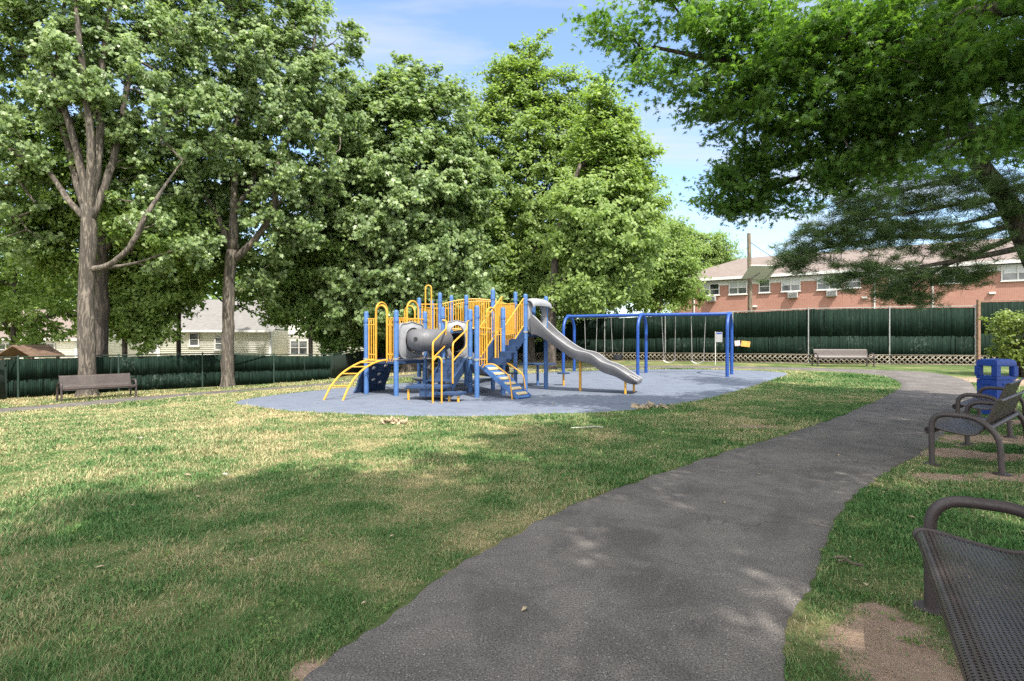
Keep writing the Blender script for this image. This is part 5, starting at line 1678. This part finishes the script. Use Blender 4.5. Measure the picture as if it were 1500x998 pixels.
pz = tpts[-4]; MB().tube([hv(pz, gz(pz.x, pz.y)), hv(pz, pz.z - .28)], .03, 8).build('slide_support', M['yellow'], PLAY, True)

# front stairs with transfer platform
def stairs():
    ta = V(f1.x, f1.y, 0); tb = V(f2.x, f2.y, 0); w_ = (tb - ta).normalized()
    topc = (ta + tb) / 2
    land = at(638, 585); dirn = V(land.x - topc.x, land.y - topc.y, 0).normalized()
    side = V(-dirn.y, dirn.x, 0); side = side if side.x > 0 else -side
    run = 1.30; wd = .66; zg = gz(topc.x, topc.y - 1)
    zl = Zp(566.5, (topc + dirn * (run + .35)).y)
    o = MB()
    for s in (-1, 1):
        A_ = hv(topc + dirn * .06 + side * s * wd / 2, ZB - .06); B_ = hv(topc + dirn * run + side * s * wd / 2, zl - .02)
        o.beam(A_, B_, .03, .26)
    st = o.build('stairs', M['navy'], PLAY)
    n = 4
    for k in range(n):
        s = (k + .5) / n; p = hv(topc + dirn * (run * s), ZB - (ZB - zl) * (k + 1) / (n + 1))
        tr = MB().box(p, (run / n + .03, wd - .04, .035), (dirn, side, UP)); tr.box(p + dirn * -(run / n / 2) + UP * .10, (.02, wd - .05, .17), (dirn, side, UP))
        tr.build('tread', M['navy'], st)
    pc = hv(topc + dirn * (run + .38) - side * .12, zl)
    pl = MB().box(pc, (.72, .98, .07), (dirn, side, UP)); pl.build('transfer_platform', M['navy'], PLAY, bevel=.012)
    rp = MB().box(pc + UP * -.12 + dirn * .02 + side * .12, (.6, .5, .2), (dirn, side, UP)); rp.build('riser_panel', M['navy'], PLAY)
    pc2 = hv(topc + dirn * (run + .62) + side * .52, gz(pc.x, pc.y) + .20)
    MB().box(pc2, (.55, .72, .06), (dirn, side, UP)).build('transfer_step', M['navy'], PLAY, bevel=.012)
    for q_, h in ((pc - side * .44 + dirn * .28, zl - .04), (pc2 + side * .3 + dirn * .2, pc2.z - .02), (pc2 + side * .05 + dirn * .15, pc2.z - .02)):
        MB().tube([hv(q_, gz(q_.x, q_.y) - .02), hv(q_, h)], .03, 8).build('support_leg', M['yellow'], PLAY, True)
    # handrails: upper and lower pipes joined at the top, the left pair running on to the ground before the platform
    gl = at(634, 591.5); gl2 = at(647, 591.8)
    zA = Zp(470, 14.9); zM = Zp(508, gl.y)
    e0 = hv(V(f1.x, f1.y, 0) + side * .10 + dirn * .07, 0)
    m = MB()
    m.tube(rounded([hv(e0 - side * .08, zA + .02), hv(e0 + side * .05, zA), hv(e0 + side * .05 + dirn * .05, zA - .22), hv(gl, zM + .10), hv(gl, gl.z - .02)], .12, 4), .023, 8)
    m.tube(rounded([hv(e0 + side * .05 + dirn * .05, zA - .22), hv(e0 + side * .02 + dirn * .1, ZB + .38), hv(gl - dirn * .05, zM - .26)], .1, 4), .019, 8)
    m.tube(rounded([hv(gl, zM - .34), hv((gl + gl2) / 2 - dirn * .03, zM - .22), hv(gl2, zM - .30), hv(gl2, gl2.z - .02)], .10, 4), .021, 8)
    m.build('handrail', M['yellow'], PLAY, True)
    er = hv(V(f2.x, f2.y, 0) - side * .06 + dirn * .07, 0); gr_ = hv(topc + dirn * (run * .98) + side * (wd / 2 + .03), 0)
    m = MB()
    m.tube(rounded([hv(er + side * .06, zA + .02), hv(er, zA), hv(er + dirn * .05, zA - .24), hv(gr_, Zp(508, 13.5) + .08), hv(gr_, zl + .06)], .12, 4), .023, 8)
    m.tube(rounded([hv(er + dirn * .05, zA - .24), hv(er + dirn * .1, ZB + .38), hv(gr_ - dirn * .02, ZB + .02)], .1, 4), .019, 8)
    m.build('handrail', M['yellow'], PLAY, True)
stairs()

# ramp with cleats
def ramp():
    ta = V(p5.x, p5.y, 0); tb = V(p6.x, p6.y, 0); w_ = (tb - ta).normalized(); topc = (ta + tb) / 2
    b0 = at(757, 586); b1_ = at(779, 583.5); bc = V((b0.x + b1_.x) / 2, (b0.y + b1_.y) / 2, 0)
    dirn = (bc - topc).normalized(); side = V(-dirn.y, dirn.x, 0); side = side if side.x > 0 else -side
    zg = gz(bc.x, bc.y)
    A_ = hv(topc + w_ * -.1, ZC - .01); B_ = hv(bc, zg + .03); wd = .52
    sl = (B_ - A_).normalized(); nr = side.cross(sl); nr = nr if nr.z > 0 else -nr
    m = MB().box((A_ + B_) / 2, ((B_ - A_).length, wd, .05), (sl, side, nr))
    for s in (-1, 1): m.box((A_ + B_) / 2 + side * s * (wd / 2 + .012) + nr * .005, ((B_ - A_).length, .022, .12), (sl, side, nr))
    o = m.build('ramp', M['blue'], PLAY)
    for k in range(6):
        p = A_.lerp(B_, .14 + k * .152) + nr * .04
        MB().box(p, (.10, wd - .05, .035), (sl, side, nr)).build('cleat', M['tan'], o, bevel=.008)
    for s in (-1, 1):
        e = A_ + (B_ - A_) * .06 + side * s * (wd / 2 + .06); f = A_ + (B_ - A_) * .80 + side * s * (wd / 2 + .06)
        MB().tube(rounded([e + nr * .02, e + UP * .16 + sl * .12, A_ + (B_ - A_) * .36 + side * s * (wd / 2 + .06) + UP * .36, f + UP * .42, f + sl * .1 - UP * (f.z - zg)], .14, 4), .018, 8).build('handrail', M['yellow'], PLAY, True)
ramp()

# gate at the head of the ramp, and inner stair up to the slide tower
side_panels(p5, p6, ZC, Zp(480.5, p5.y) - ZC, (.36, .70, .55))
def inner_stairs():
    ta = V(p5.x, p5.y, 0); tb = V(p6.x, p6.y, 0); w_ = (tb - ta).normalized()
    dirn = (V(p7.x, p7.y, 0) - V(p6.x, p6.y, 0)).normalized()
    wd = (tb - ta).length - .12; L = (V(p7.x, p7.y, 0) - V(p6.x, p6.y, 0)).length
    c_ = (ta + tb) / 2
    z0_ = ZC; z1_ = ZD
    o = MB()
    for s in (-1, 1):
        A_ = hv(c_ + dirn * .12 + w_ * s * (wd / 2), z0_ + .05); B_ = hv(c_ + dirn * (L - .02) + w_ * s * wd / 2, z1_ - .02)
        o.beam(A_, B_, .035, .30)
    st = o.build('stairs', M['navy'], PLAY)
    n = 4
    for k in range(n):
        p = hv(c_ + dirn * (L * (.12 + .8 * (k + .5) / n)), z0_ + (z1_ - z0_) * (k + 1) / (n + 1))
        tr = MB().box(p, (L * .2 + .03, wd - .05, .035), (dirn, V(-dirn.y, dirn.x, 0), UP)); tr.box(p + dirn * -.16 + UP * -.09, (.02, wd - .05, .16), (dirn, V(-dirn.y, dirn.x, 0), UP))
        tr.build('tread', M['navy'], st)
    for s, k0 in ((-1, 0), (1, 1)):
        A_ = c_ + dirn * .05 + w_ * s * (wd / 2 + .02); B_ = c_ + dirn * (L - .04) + w_ * s * (wd / 2 + .02)
        pickets(A_, B_, z0_ + .22, z1_ + .22, .80, gap=.11, inset=.05)
inner_stairs()

# arched bridge between the two towers
def bridge():
    A0 = V(b1.x, b1.y, 0) + V(.06, .1, 0); B0 = V(r5.x, r5.y, 0) + V(-.05, .0, 0)
    off = V(.14, 1.0, 0)
    for o_ in (V(0, 0, 0), off):
        pickets(A0 + o_, B0 + o_, ZE + .08, ZD + .08, Zp(444.5, 17.6) - ZE - .08, gap=.085, inset=.03, arch=.20, rad=.014)
    m = MB(); K_ = 12; rl = []; 
    for i in range(K_):
        s = (i + .5) / K_; p = (A0 + off / 2).lerp(B0 + off / 2, s); z = ZE + (ZD - ZE) * s + .20 * 4 * s * (1 - s) * .6 - .04
        m.box(hv(p, z), ((B0 - A0).length / K_ * .9, .98, .04), ((B0 - A0).normalized(), off.normalized(), UP))
    m.build('bridge_deck', M['navy'], PLAY)
bridge()
# front and rear panels of the slide tower and of the far tower
pickets(q4, r5, ZD - .1, ZD + .04, 1.0, gap=.10)
pickets(r5, s8, ZD + .04, ZD + .04, .95, gap=.10)
pickets(e1_, b1, ZE + .02, ZE + .02, Zp(446, e1_.y) - ZE - .02, gap=.095, loop=(.22, .62, .62))
pickets(e1_, e2_, ZE + .02, ZE + .02, .85, gap=.11); pickets(e2_, e3_, ZE + .02, ZE + .02, .85, gap=.11)
# fill panel of tan lattice on the bridge side
# stacked pod climber up to the far tower
pc_ = V(e1_.x * .45 + b1.x * .55, e1_.y - .32, 0)
pod = MB(); zg = gz(pc_.x, pc_.y)
pod.tube([hv(pc_, zg), hv(pc_, ZE - .02)], .13, 12)
po = pod.build('pod_climber', M['grey'], PLAY, True)
for k, (dx_, dy_) in enumerate(((-.22, -.1), (.22, -.12), (-.2, -.14), (.18, -.1), (-.15, -.1))):
    z = zg + .28 + k * .31; c_ = hv(pc_ + V(dx_, dy_, 0), z)
    rg = lambda r_, zz_: [c_ + V(r_ * 1.25 * math.cos(a), r_ * .8 * math.sin(a), zz_) for a in np.linspace(0, 2 * math.pi, 18, endpoint=False)]
    MB().sweep([rg(.16, -.07), rg(.25, -.02), rg(.265, .02), rg(.25, .045), rg(.1, .05)]).build('step_pod', M['grey'], po, True)

# wavy double slide
def slide():
    s0 = (V(p7.x, p7.y, 0) + V(p8.x, p8.y, 0)) / 2
    fe = (at(916, 578) + at(928.5, 575)) / 2; s1 = V(fe.x, fe.y, 0)
    ax = (s1 - s0).normalized(); end = s1 + ax * .28; L = (end - s0).length; lat = V(-ax.y, ax.x, 0); lat = lat if lat.y > 0 else -lat
    zg = gz(s1.x, s1.y)
    ts = [0, .06, .18, .33, .44, .53, .60, .68, .80, .90, .96, 1.0]
    zs = [ZD + .03, ZD + .01, ZD - .20, ZD - .52, ZD - .70, ZD - .76, ZD - .84, ZD - 1.02, zg + .56, zg + .40, zg + .36, zg + .36]
    eh = [.55, .42, .27, .23, .22, .22, .22, .22, .21, .18, .10, .035]
    T_ = np.linspace(0, 1, 46)
    def sm(vals):
        P = smooth_path([V(t, v, 0) for t, v in zip(ts, vals)], 10)
        return np.interp(T_, [p.x for p in P], [p.y for p in P])
    Zs = sm(zs); Eh = sm(eh); hw = .49
    rings = []; ctr = []
    for t, z, e in zip(T_, Zs, Eh):
        c_ = s0 + ax * L * t
        prof = [(-hw - .03, e - .03), (-hw - .025, e), (-hw + .01, e + .004), (-hw + .03, e * .55), (-hw + .08, .05), (-hw + .15, .0), (-.13, .0), (-.07, .05), (-.035, min(e, .13)), (.035, min(e, .13)), (.07, .05), (.13, 0),
                (hw - .15, 0), (hw - .08, .05), (hw - .03, e * .55), (hw - .01, e + .004), (hw + .025, e), (hw + .03, e - .03), (hw + .005, e * .5 - .02), (hw - .05, -.05), (hw - .14, -.075), (0, -.08), (-hw + .14, -.075), (-hw + .05, -.05), (-hw - .005, e * .5 - .02)]
        rings.append([hv(c_ + lat * a, z + b) for a, b in prof])
        ctr.append((c_, z, e))
    m = MB(); m.sweep(rings)
    sl = m.build('slide', M['grey'], PLAY, True)
    lip = MB()
    for s in (-1, 1): lip.tube([hv(c_ + lat * s * (hw + .005), z + e + .008) for c_, z, e in ctr[1:]], .020, 6)
    for s in (-1, 1): lip.tube([hv(c_ + lat * s * .036, z + min(e, .13) + .006) for c_, z, e in ctr[6:]], .013, 6)
    lip.build('rim', M['palegrey'], sl, True)
    # hood
    X = (V(p8.x, p8.y, 0) - V(p7.x, p7.y, 0)); W_ = X.length - .13; X.normalize(); nr = V(X.y, -X.x, 0); nr = nr if nr.dot(ax) > 0 else -nr
    zc = (ZD + .02 + Zp(437, p7.y)) / 2; hh = Zp(437, p7.y) - ZD - .02
    holed_panel('slide_hood', M['palegrey'], hv(s0, zc) + nr * .02, X, nr, W_ + .05, hh, W_ * .45, hh * .43, -.07, th=.07, bulge=.08, power=6)
    brow = []
    for k in range(7):
        a = k / 6; zz_ = ZD + .02 + hh * (1.02 - .20 * a ** 2); off = nr * (.02 + .24 * math.sin(a * 1.57))
        r_ = []
        for j in range(11):
            b_ = j / 10 - .5; r_.append(hv(s0, zz_ - abs(b_) ** 3 * .5) + off + X * b_ * (W_ + .04))
        r2 = [p - UP * .03 - nr * .01 for p in r_][::-1]
        brow.append(r_ + r2)
    MB().sweep(brow).build('slide_hood', M['palegrey'], PLAY, True)
    p = s0 + ax * .0
    MB().box(hv(s0, ZD + .5) - nr * .3 + X * .10, (.50, .03, .8), (X, nr, UP)).build('play_panel', M['blue'], PLAY, bevel=.01)
    cc = hv(s0, ZD + .6) - nr * .275 + X * .10
    MB().sweep([[cc + X * .07 * math.cos(a) + UP * .13 * math.sin(a) for a in np.linspace(0, 2 * math.pi, 4, endpoint=False)], [cc + nr * .012 + X * .07 * math.cos(a) + UP * .13 * math.sin(a) for a in np.linspace(0, 2 * math.pi, 4, endpoint=False)]]).build('diamond', M['white'], PLAY)
    for px, py in ((850, 573.5), (916, 578), (928.5, 575)):
        f = at(px, py); k = (V(f.x, f.y, 0) - s0).dot(ax) / L; z = float(np.interp(k, T_, Zs))
        MB().tube([hv(f, f.z - .02), hv(f, z - .05)], .04 if px == 850 else .032, 10).build('slide_support', M['yellow'], PLAY, True)
slide()

# play table in the shade of the slide tower
def play_table():
    c_ = at(785, 568.5); c_ = V(c_.x + .1, c_.y + .9, gz(c_.x, c_.y)); root = empty('play_table', tuple(c_), 'small navy play table with two stools under the slide tower', 'table')
    def rr(cx_, cy_, a, b, z0, z1): return [[V(cx_ + a * math.cos(t), cy_ + b * math.sin(t), z) for t in np.linspace(0, 2 * math.pi, 20, endpoint=False)] for z in (z0, z1)]
    MB().sweep(rr(c_.x, c_.y, .62, .4, c_.z + .70, c_.z + .745)).build('tabletop', M['navy'], root)
    MB().tube([c_ - UP * .02, c_ + UP * .70], .045, 10).build('pedestal', M['blue'], root, True)
    for s in (-1, 1):
        MB().sweep(rr(c_.x + s * .85, c_.y - .1, .21, .18, c_.z + .40, c_.z + .44)).build('stool', M['navy'], root)
        MB().tube([c_ + V(s * .85, -.1, -.02), c_ + V(s * .85, -.1, .40)], .035, 10).build('stool_leg', M['yellow'], root, True)
play_table()

# ------------------------------------------------------------------ swings
def swing_set():
    fr = [(at(823.5, 547), at(843, 544)), (at(931.5, 550), at(949, 547)), (at(1063, 552.3), at(1074, 549.3))]
    A_ = (fr[0][0] + fr[0][1]) / 2; B_ = (fr[2][0] + fr[2][1]) / 2
    ax = V(B_.x - A_.x, B_.y - A_.y, 0).normalized(); lat = V(.5, .866, 0)
    root = empty('swing_set', tuple(A_), 'royal blue tubular swing frame with three arched leg pairs beside the grey slide', 'swing frame')
    zb = Zp(457.5, B_.y) - .07
    tops = []
    for i, (a, b) in enumerate(fr):
        c_ = (a + b) / 2; hs = .58
        f = V(c_.x, c_.y, 0) - lat * hs; r_ = V(c_.x, c_.y, 0) + lat * hs; zg = gz(c_.x, c_.y)
        pts = [hv(f, zg - .05), hv(f, zb - .72)]
        for k in range(13):
            th = math.pi * k / 12
            pts.append(hv(V(c_.x, c_.y, 0) - lat * hs * math.cos(th), zb - .62 + .62 * math.sin(th)))
        pts += [hv(r_, zb - .72), hv(r_, zg - .05)]
        MB().tube(pts, .066, 12).build('arch_leg', M['deepblue'], root, True)
        tops.append(hv(c_, zb))
    MB().tube([tops[0], tops[1], tops[2]], .068, 12).build('beam', M['deepblue'], root, True)
    for t_ in tops: MB().tube([t_ - ax * .09, t_ + ax * .09], .085, 12).build('collar', M['deepblue'], root, True)
    # swings
    def along(px):
        s, p = wall_hit(V(tops[0].x, tops[0].y, 0), ax, px); return s
    def chains(m, sa, sb, seat_a, seat_b):
        for s, e in ((sa, seat_a), (sb, seat_b)):
            t_ = hv(V(tops[0].x, tops[0].y, 0) + ax * s, zb - .07)
            m.tube([t_, t_ - UP * .1, e], .0115, 5)
    specs = [('belt', 857, 874, .0, 'belt swing hanging partly hidden behind the slide'), ('bucket', 897, 912, .05, 'black bucket swing with a deep infant seat beside the slide'),
             ('belt', 969, 990, .12, 'pale belt swing hanging lowest beside the middle blue arch'), ('belt', 1012, 1034, -.10, 'belt swing with a tilted white seat nearest the right blue arch')]
    for kind, x0, x1, push, lab in specs:
        s0, s1 = along(x0), along(x1); sm_ = (s0 + s1) / 2; s0, s1 = sm_ - .27, sm_ + .27
        base = V(tops[0].x, tops[0].y, 0) + ax * sm_; zg = gz(base.x, base.y)
        sw = empty('swing', (base.x, base.y, zb - .07), lab, 'swing', 'swings hanging from the blue frame')
        zs = zg + (.58 if kind == 'bucket' else .47)
        sc_ = hv(base + lat * push, zs)
        ea = sc_ - ax * .22 + UP * (.22 if kind == 'bucket' else .10); eb = sc_ + ax * .22 + UP * (.20 if kind == 'bucket' else .14)
        m = MB(); chains(m, s0, s1, ea, eb); m.build('chain', M['chain'], sw, True)
        if kind == 'belt':
            rings = []
            for k in range(9):
                u = k / 8 - .5; z = UP * (.44 * u * u + .04 * u); c_ = sc_ + ax * u * .46 + z * .999
                rings.append([c_ + lat * .075 + UP * .006, c_ + lat * .075 - UP * .006, c_ - lat * .075 - UP * .006, c_ - lat * .075 + UP * .006])
            MB().sweep(rings).build('seat', M['white'] if x0 != 857 else M['rubber'], sw, True)
        else:
            rings = []
            for z, r_ in ((-.05, .06), (-.03, .14), (.06, .18), (.20, .20), (.20, .185), (.06, .16), (0, .10)):
                rings.append([sc_ + ax * r_ * math.cos(a) + lat * r_ * .85 * math.sin(a) + UP * z for a in np.linspace(0, 2 * math.pi, 18, endpoint=False)])
            MB().sweep(rings).build('seat', M['rubber'], sw, True)
swing_set()

# ------------------------------------------------------------------ benches (perforated steel, tubular arches)
def bench_profile():
    pr = [(-.315, .375), (-.338, .405), (-.335, .435), (-.305, .452), (-.25, .450), (-.15, .430), (-.03, .408), (.06, .402), (.13, .415), (.18, .455), (.215, .52), (.25, .62), (.285, .72), (.31, .79), (.328, .822), (.352, .832), (.37, .815)]
    return smooth_path([V(0, a, b) for a, b in pr], 3)
def make_bench(L, label, loc, rz):
    root = empty('park_bench', (0, 0, 0), label, 'bench', 'brown perforated benches along the path')
    pr = bench_profile()
    cum = [0]
    for a, b in zip(pr, pr[1:]): cum.append(cum[-1] + (b - a).length)
    me = bpy.data.meshes.new('seat'); vs = []; fs = []; uvs = []
    split = next(i for i, p in enumerate(pr) if p.y > .17)
    def sheet(name, i0, i1):
        idx = list(range(i0, i1 + 1)); vs = []; fs = []; uv = []
        th = .005
        for s_ in (0, 1):
            for x in (-L / 2, L / 2):
                for i in idx:
                    t_ = (pr[min(i + 1, len(pr) - 1)] - pr[max(i - 1, 0)]).normalized(); nn = V(0, -t_.z, t_.y)
                    p = pr[i] + nn * (th * (0 if s_ == 0 else -1)); vs.append((x, p.y, p.z)); uv.append((x + 5, cum[i]))
        n = len(idx)
        for s_ in (0, 1):
            b = s_ * 2 * n
            for k in range(n - 1): fs.append((b + k, b + n + k, b + n + k + 1, b + k + 1) if s_ == 0 else (b + k + 1, b + n + k + 1, b + n + k, b + k))
        me = bpy.data.meshes.new(name); me.from_pydata(vs, [], fs); ul = me.uv_layers.new(name='UVMap')
        for l in me.loops: ul.data[l.index].uv = uv[l.vertex_index]
        for p in me.polygons: p.use_smooth = True
        me.materials.append(M['perf']); o = bpy.data.objects.new(name, me); COL.objects.link(o); o.parent = root
        return o
    st = sheet('seat', 0, split); bk = sheet('backrest', split, len(pr) - 1)
    for s in (-1, 1):
        MB().tube([V(s * (L / 2 + .004), p.y, p.z - .003) for p in pr[:split + 1]], .013, 6).build('seat_edge', M['brown'], st, True)
        MB().tube([V(s * (L / 2 + .004), p.y, p.z - .003) for p in pr[split:]], .013, 6).build('back_edge', M['brown'], bk, True)
    MB().tube([(-L / 2, -.318, .372), (L / 2, -.318, .372)], .010, 6).build('front_edge', M['brown'], st, True)
    for s in (-1, 1):
        x = s * (L / 2 + .045)
        pts = rounded([V(x, -.265, 0), V(x, -.27, .625), V(x, .15, .620), V(x, .345, .43), V(x, .37, 0)], .17, 7)
        a = MB().tube(pts, .031, 12).build('arm_leg', M['brown'], root, True)
        for y in (-.265, .37):
            MB().sweep([[V(x + r_ * math.cos(t), y + r_ * math.sin(t), z) for t in np.linspace(0, 2 * math.pi, 16, endpoint=False)] for r_, z in ((.085, -.01), (.085, .010), (.05, .022))]).build('foot_plate', M['brown'], a, True)
        for y, z in ((-.30, .435), (.17, .46)):
            MB().tube([V(x, y, z), V(s * (L / 2 - .02), y, z)], .012, 8).build('bolt', M['brown'], a, True)
    MB().tube([(-L / 2 - .045, .26, .50), (L / 2 + .045, .26, .50)], .028, 10).build('crossbar', M['brown'], root, True)
    MB().tube([(-L / 2 - .045, -.27, .395), (L / 2 + .045, -.27, .395)], .022, 10).build('crossbar', M['brown'], root, True)
    root.location = loc; root.rotation_euler = (0, 0, rz)
    return root
def put(anchor, ang_front, L, side, label, dz=0.0):
    """anchor = ground point of the front foot at local x = side*(L/2+.045); ang_front = plan direction the bench faces"""
    f = Vector((ang_front[0], ang_front[1], 0)).normalized()
    rz = math.atan2(f.x, -f.y)
    X = V(math.cos(rz), math.sin(rz), 0)
    loc = V(anchor.x, anchor.y, 0) - X * side * (L / 2 + .045) + f * -.265
    make_bench(L, label, (loc.x, loc.y, gz(loc.x, loc.y) + dz), rz)
put(V(2.34, 3.02, 0), (-.85, .53), 1.95, -1, 'nearest brown bench cut off by the bottom right corner of the photo')
put(at(1365, 681), (-.64, .76), 1.83, 1, 'brown bench with its tubular arm beside the path in the middle distance at right')
put(V(7.30, 8.85, 0), (-.66, .75), 1.83, 1, 'brown bench half hidden between the blue bin and the bench before it')
lb = at(88, 588); lb2 = at(193, 581)
t_ = V(lb2.x - lb.x, lb2.y - lb.y, 0)
put(at(90, 589.5), (t_.y, -t_.x), 1.96, -1, 'brown bench standing alone before the tall maple and the low left fence')
put(at(1198, 537), (-.12, -1), 2.44, -1, 'distant brown bench against the tall green fence with lattice foot')

# ------------------------------------------------------------------ blue bin
def bin_():
    c_ = W(1459, 499, 10.9); z = gz(c_.x, c_.y); root = empty('litter_bin', (c_.x, c_.y, z), 'square blue plastic litter bin with open sides under its lid', 'bin')
    rz = R(4); X = V(math.cos(rz), math.sin(rz), 0); Y = V(-X.y, X.x, 0); h = Zp(525.5, 10.9) - z
    def sq(a, zz_): return [V(c_.x, c_.y, z + zz_) + X * sx * a + Y * sy * a for sx, sy in ((-1, -1), (1, -1), (1, 1), (-1, 1))]
    hw = .215
    MB().sweep([sq(hw * .95, 0), sq(hw * .96, .02), sq(hw, h * .62), sq(hw, h * .63)]).build('body', M['binblue'], root, bevel=.02)
    MB().sweep([sq(hw * 1.03, h * .635), sq(hw * 1.03, h * .70)]).build('collar', M['binblue'], root, bevel=.012)
    for sx, sy in ((-1, -1), (1, -1), (1, 1), (-1, 1)):
        m = MB(); p = V(c_.x, c_.y, z) + X * sx * (hw - .03) + Y * sy * (hw - .03)
        m.box(p + UP * h * .785, (.11, .11, h * .18), (X, Y, UP))
        m.build('corner_post', M['binblue'], root, bevel=.012)
    m = MB(); m.sweep([sq(hw * 1.04, h * .87), sq(hw * 1.04, h * .935), sq(hw * .97, h * .975), sq(hw * .7, h * .995), sq(hw * .3, h)])
    m.build('lid', M['binblue'], root, bevel=.015)
    MB().box(V(c_.x, c_.y, z + h * .66) , (hw * 1.75, hw * 1.75, .02), (X, Y, UP)).build('liner', M['dark'], root)
    for sx, sy in ((-1, 0), (0, -1)):
        p = V(c_.x, c_.y, z + h * .56) + X * sx * (hw + .012) + Y * sy * (hw + .012)
        MB().box(p, (.16 if sy else .02, .16 if sx else .02, .035), (X, Y, UP)).build('handle', M['binblue'], root, bevel=.006)
bin_()

# ------------------------------------------------------------------ small things lying about
def leaf_pile(px, py, n_, rad, label, seed):
    rs = np.random.RandomState(seed); p = at(px, py); vs = []; 
    m = MB()
    for k in range(n_):
        a = rs.rand() * 6.28; r_ = rad * rs.rand() ** .6; c_ = V(p.x + r_ * math.cos(a), p.y + r_ * .6 * math.sin(a), p.z + .025 + rs.rand() * .10 * (1 - r_ / rad))
        X = V(*rs.randn(3)).normalized(); Y = X.cross(V(*rs.randn(3))).normalized(); Zv = X.cross(Y); s = .05 + .05 * rs.rand()
        pts = [c_ + X * s, c_ + Y * s * .45 + Zv * .012, c_ - X * s, c_ - Y * s * .45 + Zv * .012]
        m.add(pts + [q_ + Zv * .003 for q_ in pts], [(0, 1, 2, 3), (7, 6, 5, 4), (0, 4, 5, 1), (1, 5, 6, 2), (2, 6, 7, 3), (3, 7, 4, 0)])
    tag(m.build_fast('fallen_leaves', M['paper'], None), label, 'dry leaves')
leaf_pile(577, 621, 36, .26, 'small heap of dry leaves on the lawn before the arched ladder', 1)
leaf_pile(955, 598, 50, .5, 'strip of dry leaves at the edge of the blue surface below the slide end', 2)
def stick(px, py, L, ang, r_, label, mat):
    p = at(px, py) + UP * .03; d_ = V(math.cos(ang), math.sin(ang), 0); s_ = V(-d_.y, d_.x, 0)
    m = MB().tube(smooth_path([p - d_ * L / 2, p - d_ * L * .1 + s_ * L * .06, p + d_ * L * .2 - s_ * L * .02 + UP * .02, p + d_ * L / 2], 4), [r_] * 13, 6)
    m.tube([p + d_ * L * .1, p + d_ * L * .3 + s_ * L * .2], r_ * .6, 5)
    tag(m.build('twig', mat, None, True), label, 'twig')
stick(1243, 829, .17, 2.3, .008, 'grey twig lying in the grass strip between the path and nearest bench', M['pole'])
stick(860, 629, .55, .1, .007, 'pale stick lying on the lawn between the slide and the path', M['scrap'])
def scatter():
    rs = np.random.RandomState(9)
    for i, (px, py, s, mat, lab) in enumerate(((205, 646, .05, 'scrap', 'white scrap lying far out on the left lawn'), (275, 701, .05, 'paper', 'curled dry leaf on the lawn at the middle left'), (330, 700, .04, 'scrap', 'tiny white scrap on the lawn below the left bench'),
                                               (768, 898, .028, 'paper', 'dry leaf lying alone on the near asphalt'), (645, 592, .05, 'paper', 'dry leaf on the blue surface before the stairs'), (810, 592, .05, 'paper', 'dry leaf on the blue surface before the ramp'))):
        p = at(px, py) + UP * (.02 if py > 800 or py < 595 else .035); a = rs.rand() * 6.28; X = V(math.cos(a), math.sin(a), .2).normalized(); Y = UP.cross(X).normalized(); Zv = X.cross(Y)
        pts = [p + X * s, p + X * s * .2 + Y * s * .5 + Zv * s * .25, p - X * s * .9 + Zv * s * .1, p + X * s * .1 - Y * s * .5 + Zv * s * .25]
        m = MB(); m.add(pts + [q_ + Zv * .003 for q_ in pts], [(0, 1, 2, 3), (7, 6, 5, 4), (0, 4, 5, 1), (1, 5, 6, 2), (2, 6, 7, 3), (3, 7, 4, 0)])
        tag(m.build_fast('fallen_leaf' if mat == 'paper' else 'scrap', M[mat], None), lab, 'leaf' if mat == 'paper' else 'scrap')
scatter()

def litter_and_weeds():
    rs = np.random.RandomState(21); m = MB(); n_ = 0
    while n_ < 190:
        if rs.rand() < .6: x = 1.2 + 6.5 * rs.rand(); y = 2.6 + 7 * rs.rand()
        else: x = -6 + 9 * rs.rand(); y = 3 + 10 * rs.rand()
        on = bool(pip(np.array([x]), np.array([y]), path_poly)[0])
        if on and rs.rand() < .86: continue
        n_ += 1
        p = V(x, y, gz(x, y) + (.018 if on else .022)); a = rs.rand() * 6.28; X = V(math.cos(a), math.sin(a), .25 * rs.randn()).normalized(); Y = UP.cross(X).normalized(); Zv = X.cross(Y); s_ = .012 + .022 * rs.rand()
        pts = [p + X * s_, p + X * s_ * .2 + Y * s_ * .5 + Zv * s_ * .2, p - X * s_ * .9, p + X * s_ * .1 - Y * s_ * .5 + Zv * s_ * .2]
        m.add(pts + [q_ + Zv * .002 for q_ in pts], [(0, 1, 2, 3), (7, 6, 5, 4), (0, 4, 5, 1), (1, 5, 6, 2), (2, 6, 7, 3), (3, 7, 4, 0)])
    o = m.build_fast('leaf_litter', M['paper'], None); o['kind'] = 'stuff'; o['label'] = 'scattered dry leaf litter on the grass beside the path'; o['category'] = 'litter'
    C = []
    while len(C) < 110:
        y = 2.6 + 12 * rs.rand() ** 1.3; x = (rs.rand() - .55) * 1.7 * y
        if pip(np.array([x]), np.array([y]), path_poly)[0] or pip(np.array([x]), np.array([y]), surf_poly)[0] or vnoise(x, y, 1.4, 12) < .48: continue
        C.append((x, y, gz(x, y) + .018))
    o = leaf_mesh('lawn_weeds', C, .06, 22, .019, LEAF['maple_b'], None, rs, flat=.10, up=1.6, outw=0.0)
    o['kind'] = 'stuff'; o['label'] = 'low broad leaved weeds and clover scattered through the lawn'; o['category'] = 'weeds'
litter_and_weeds()
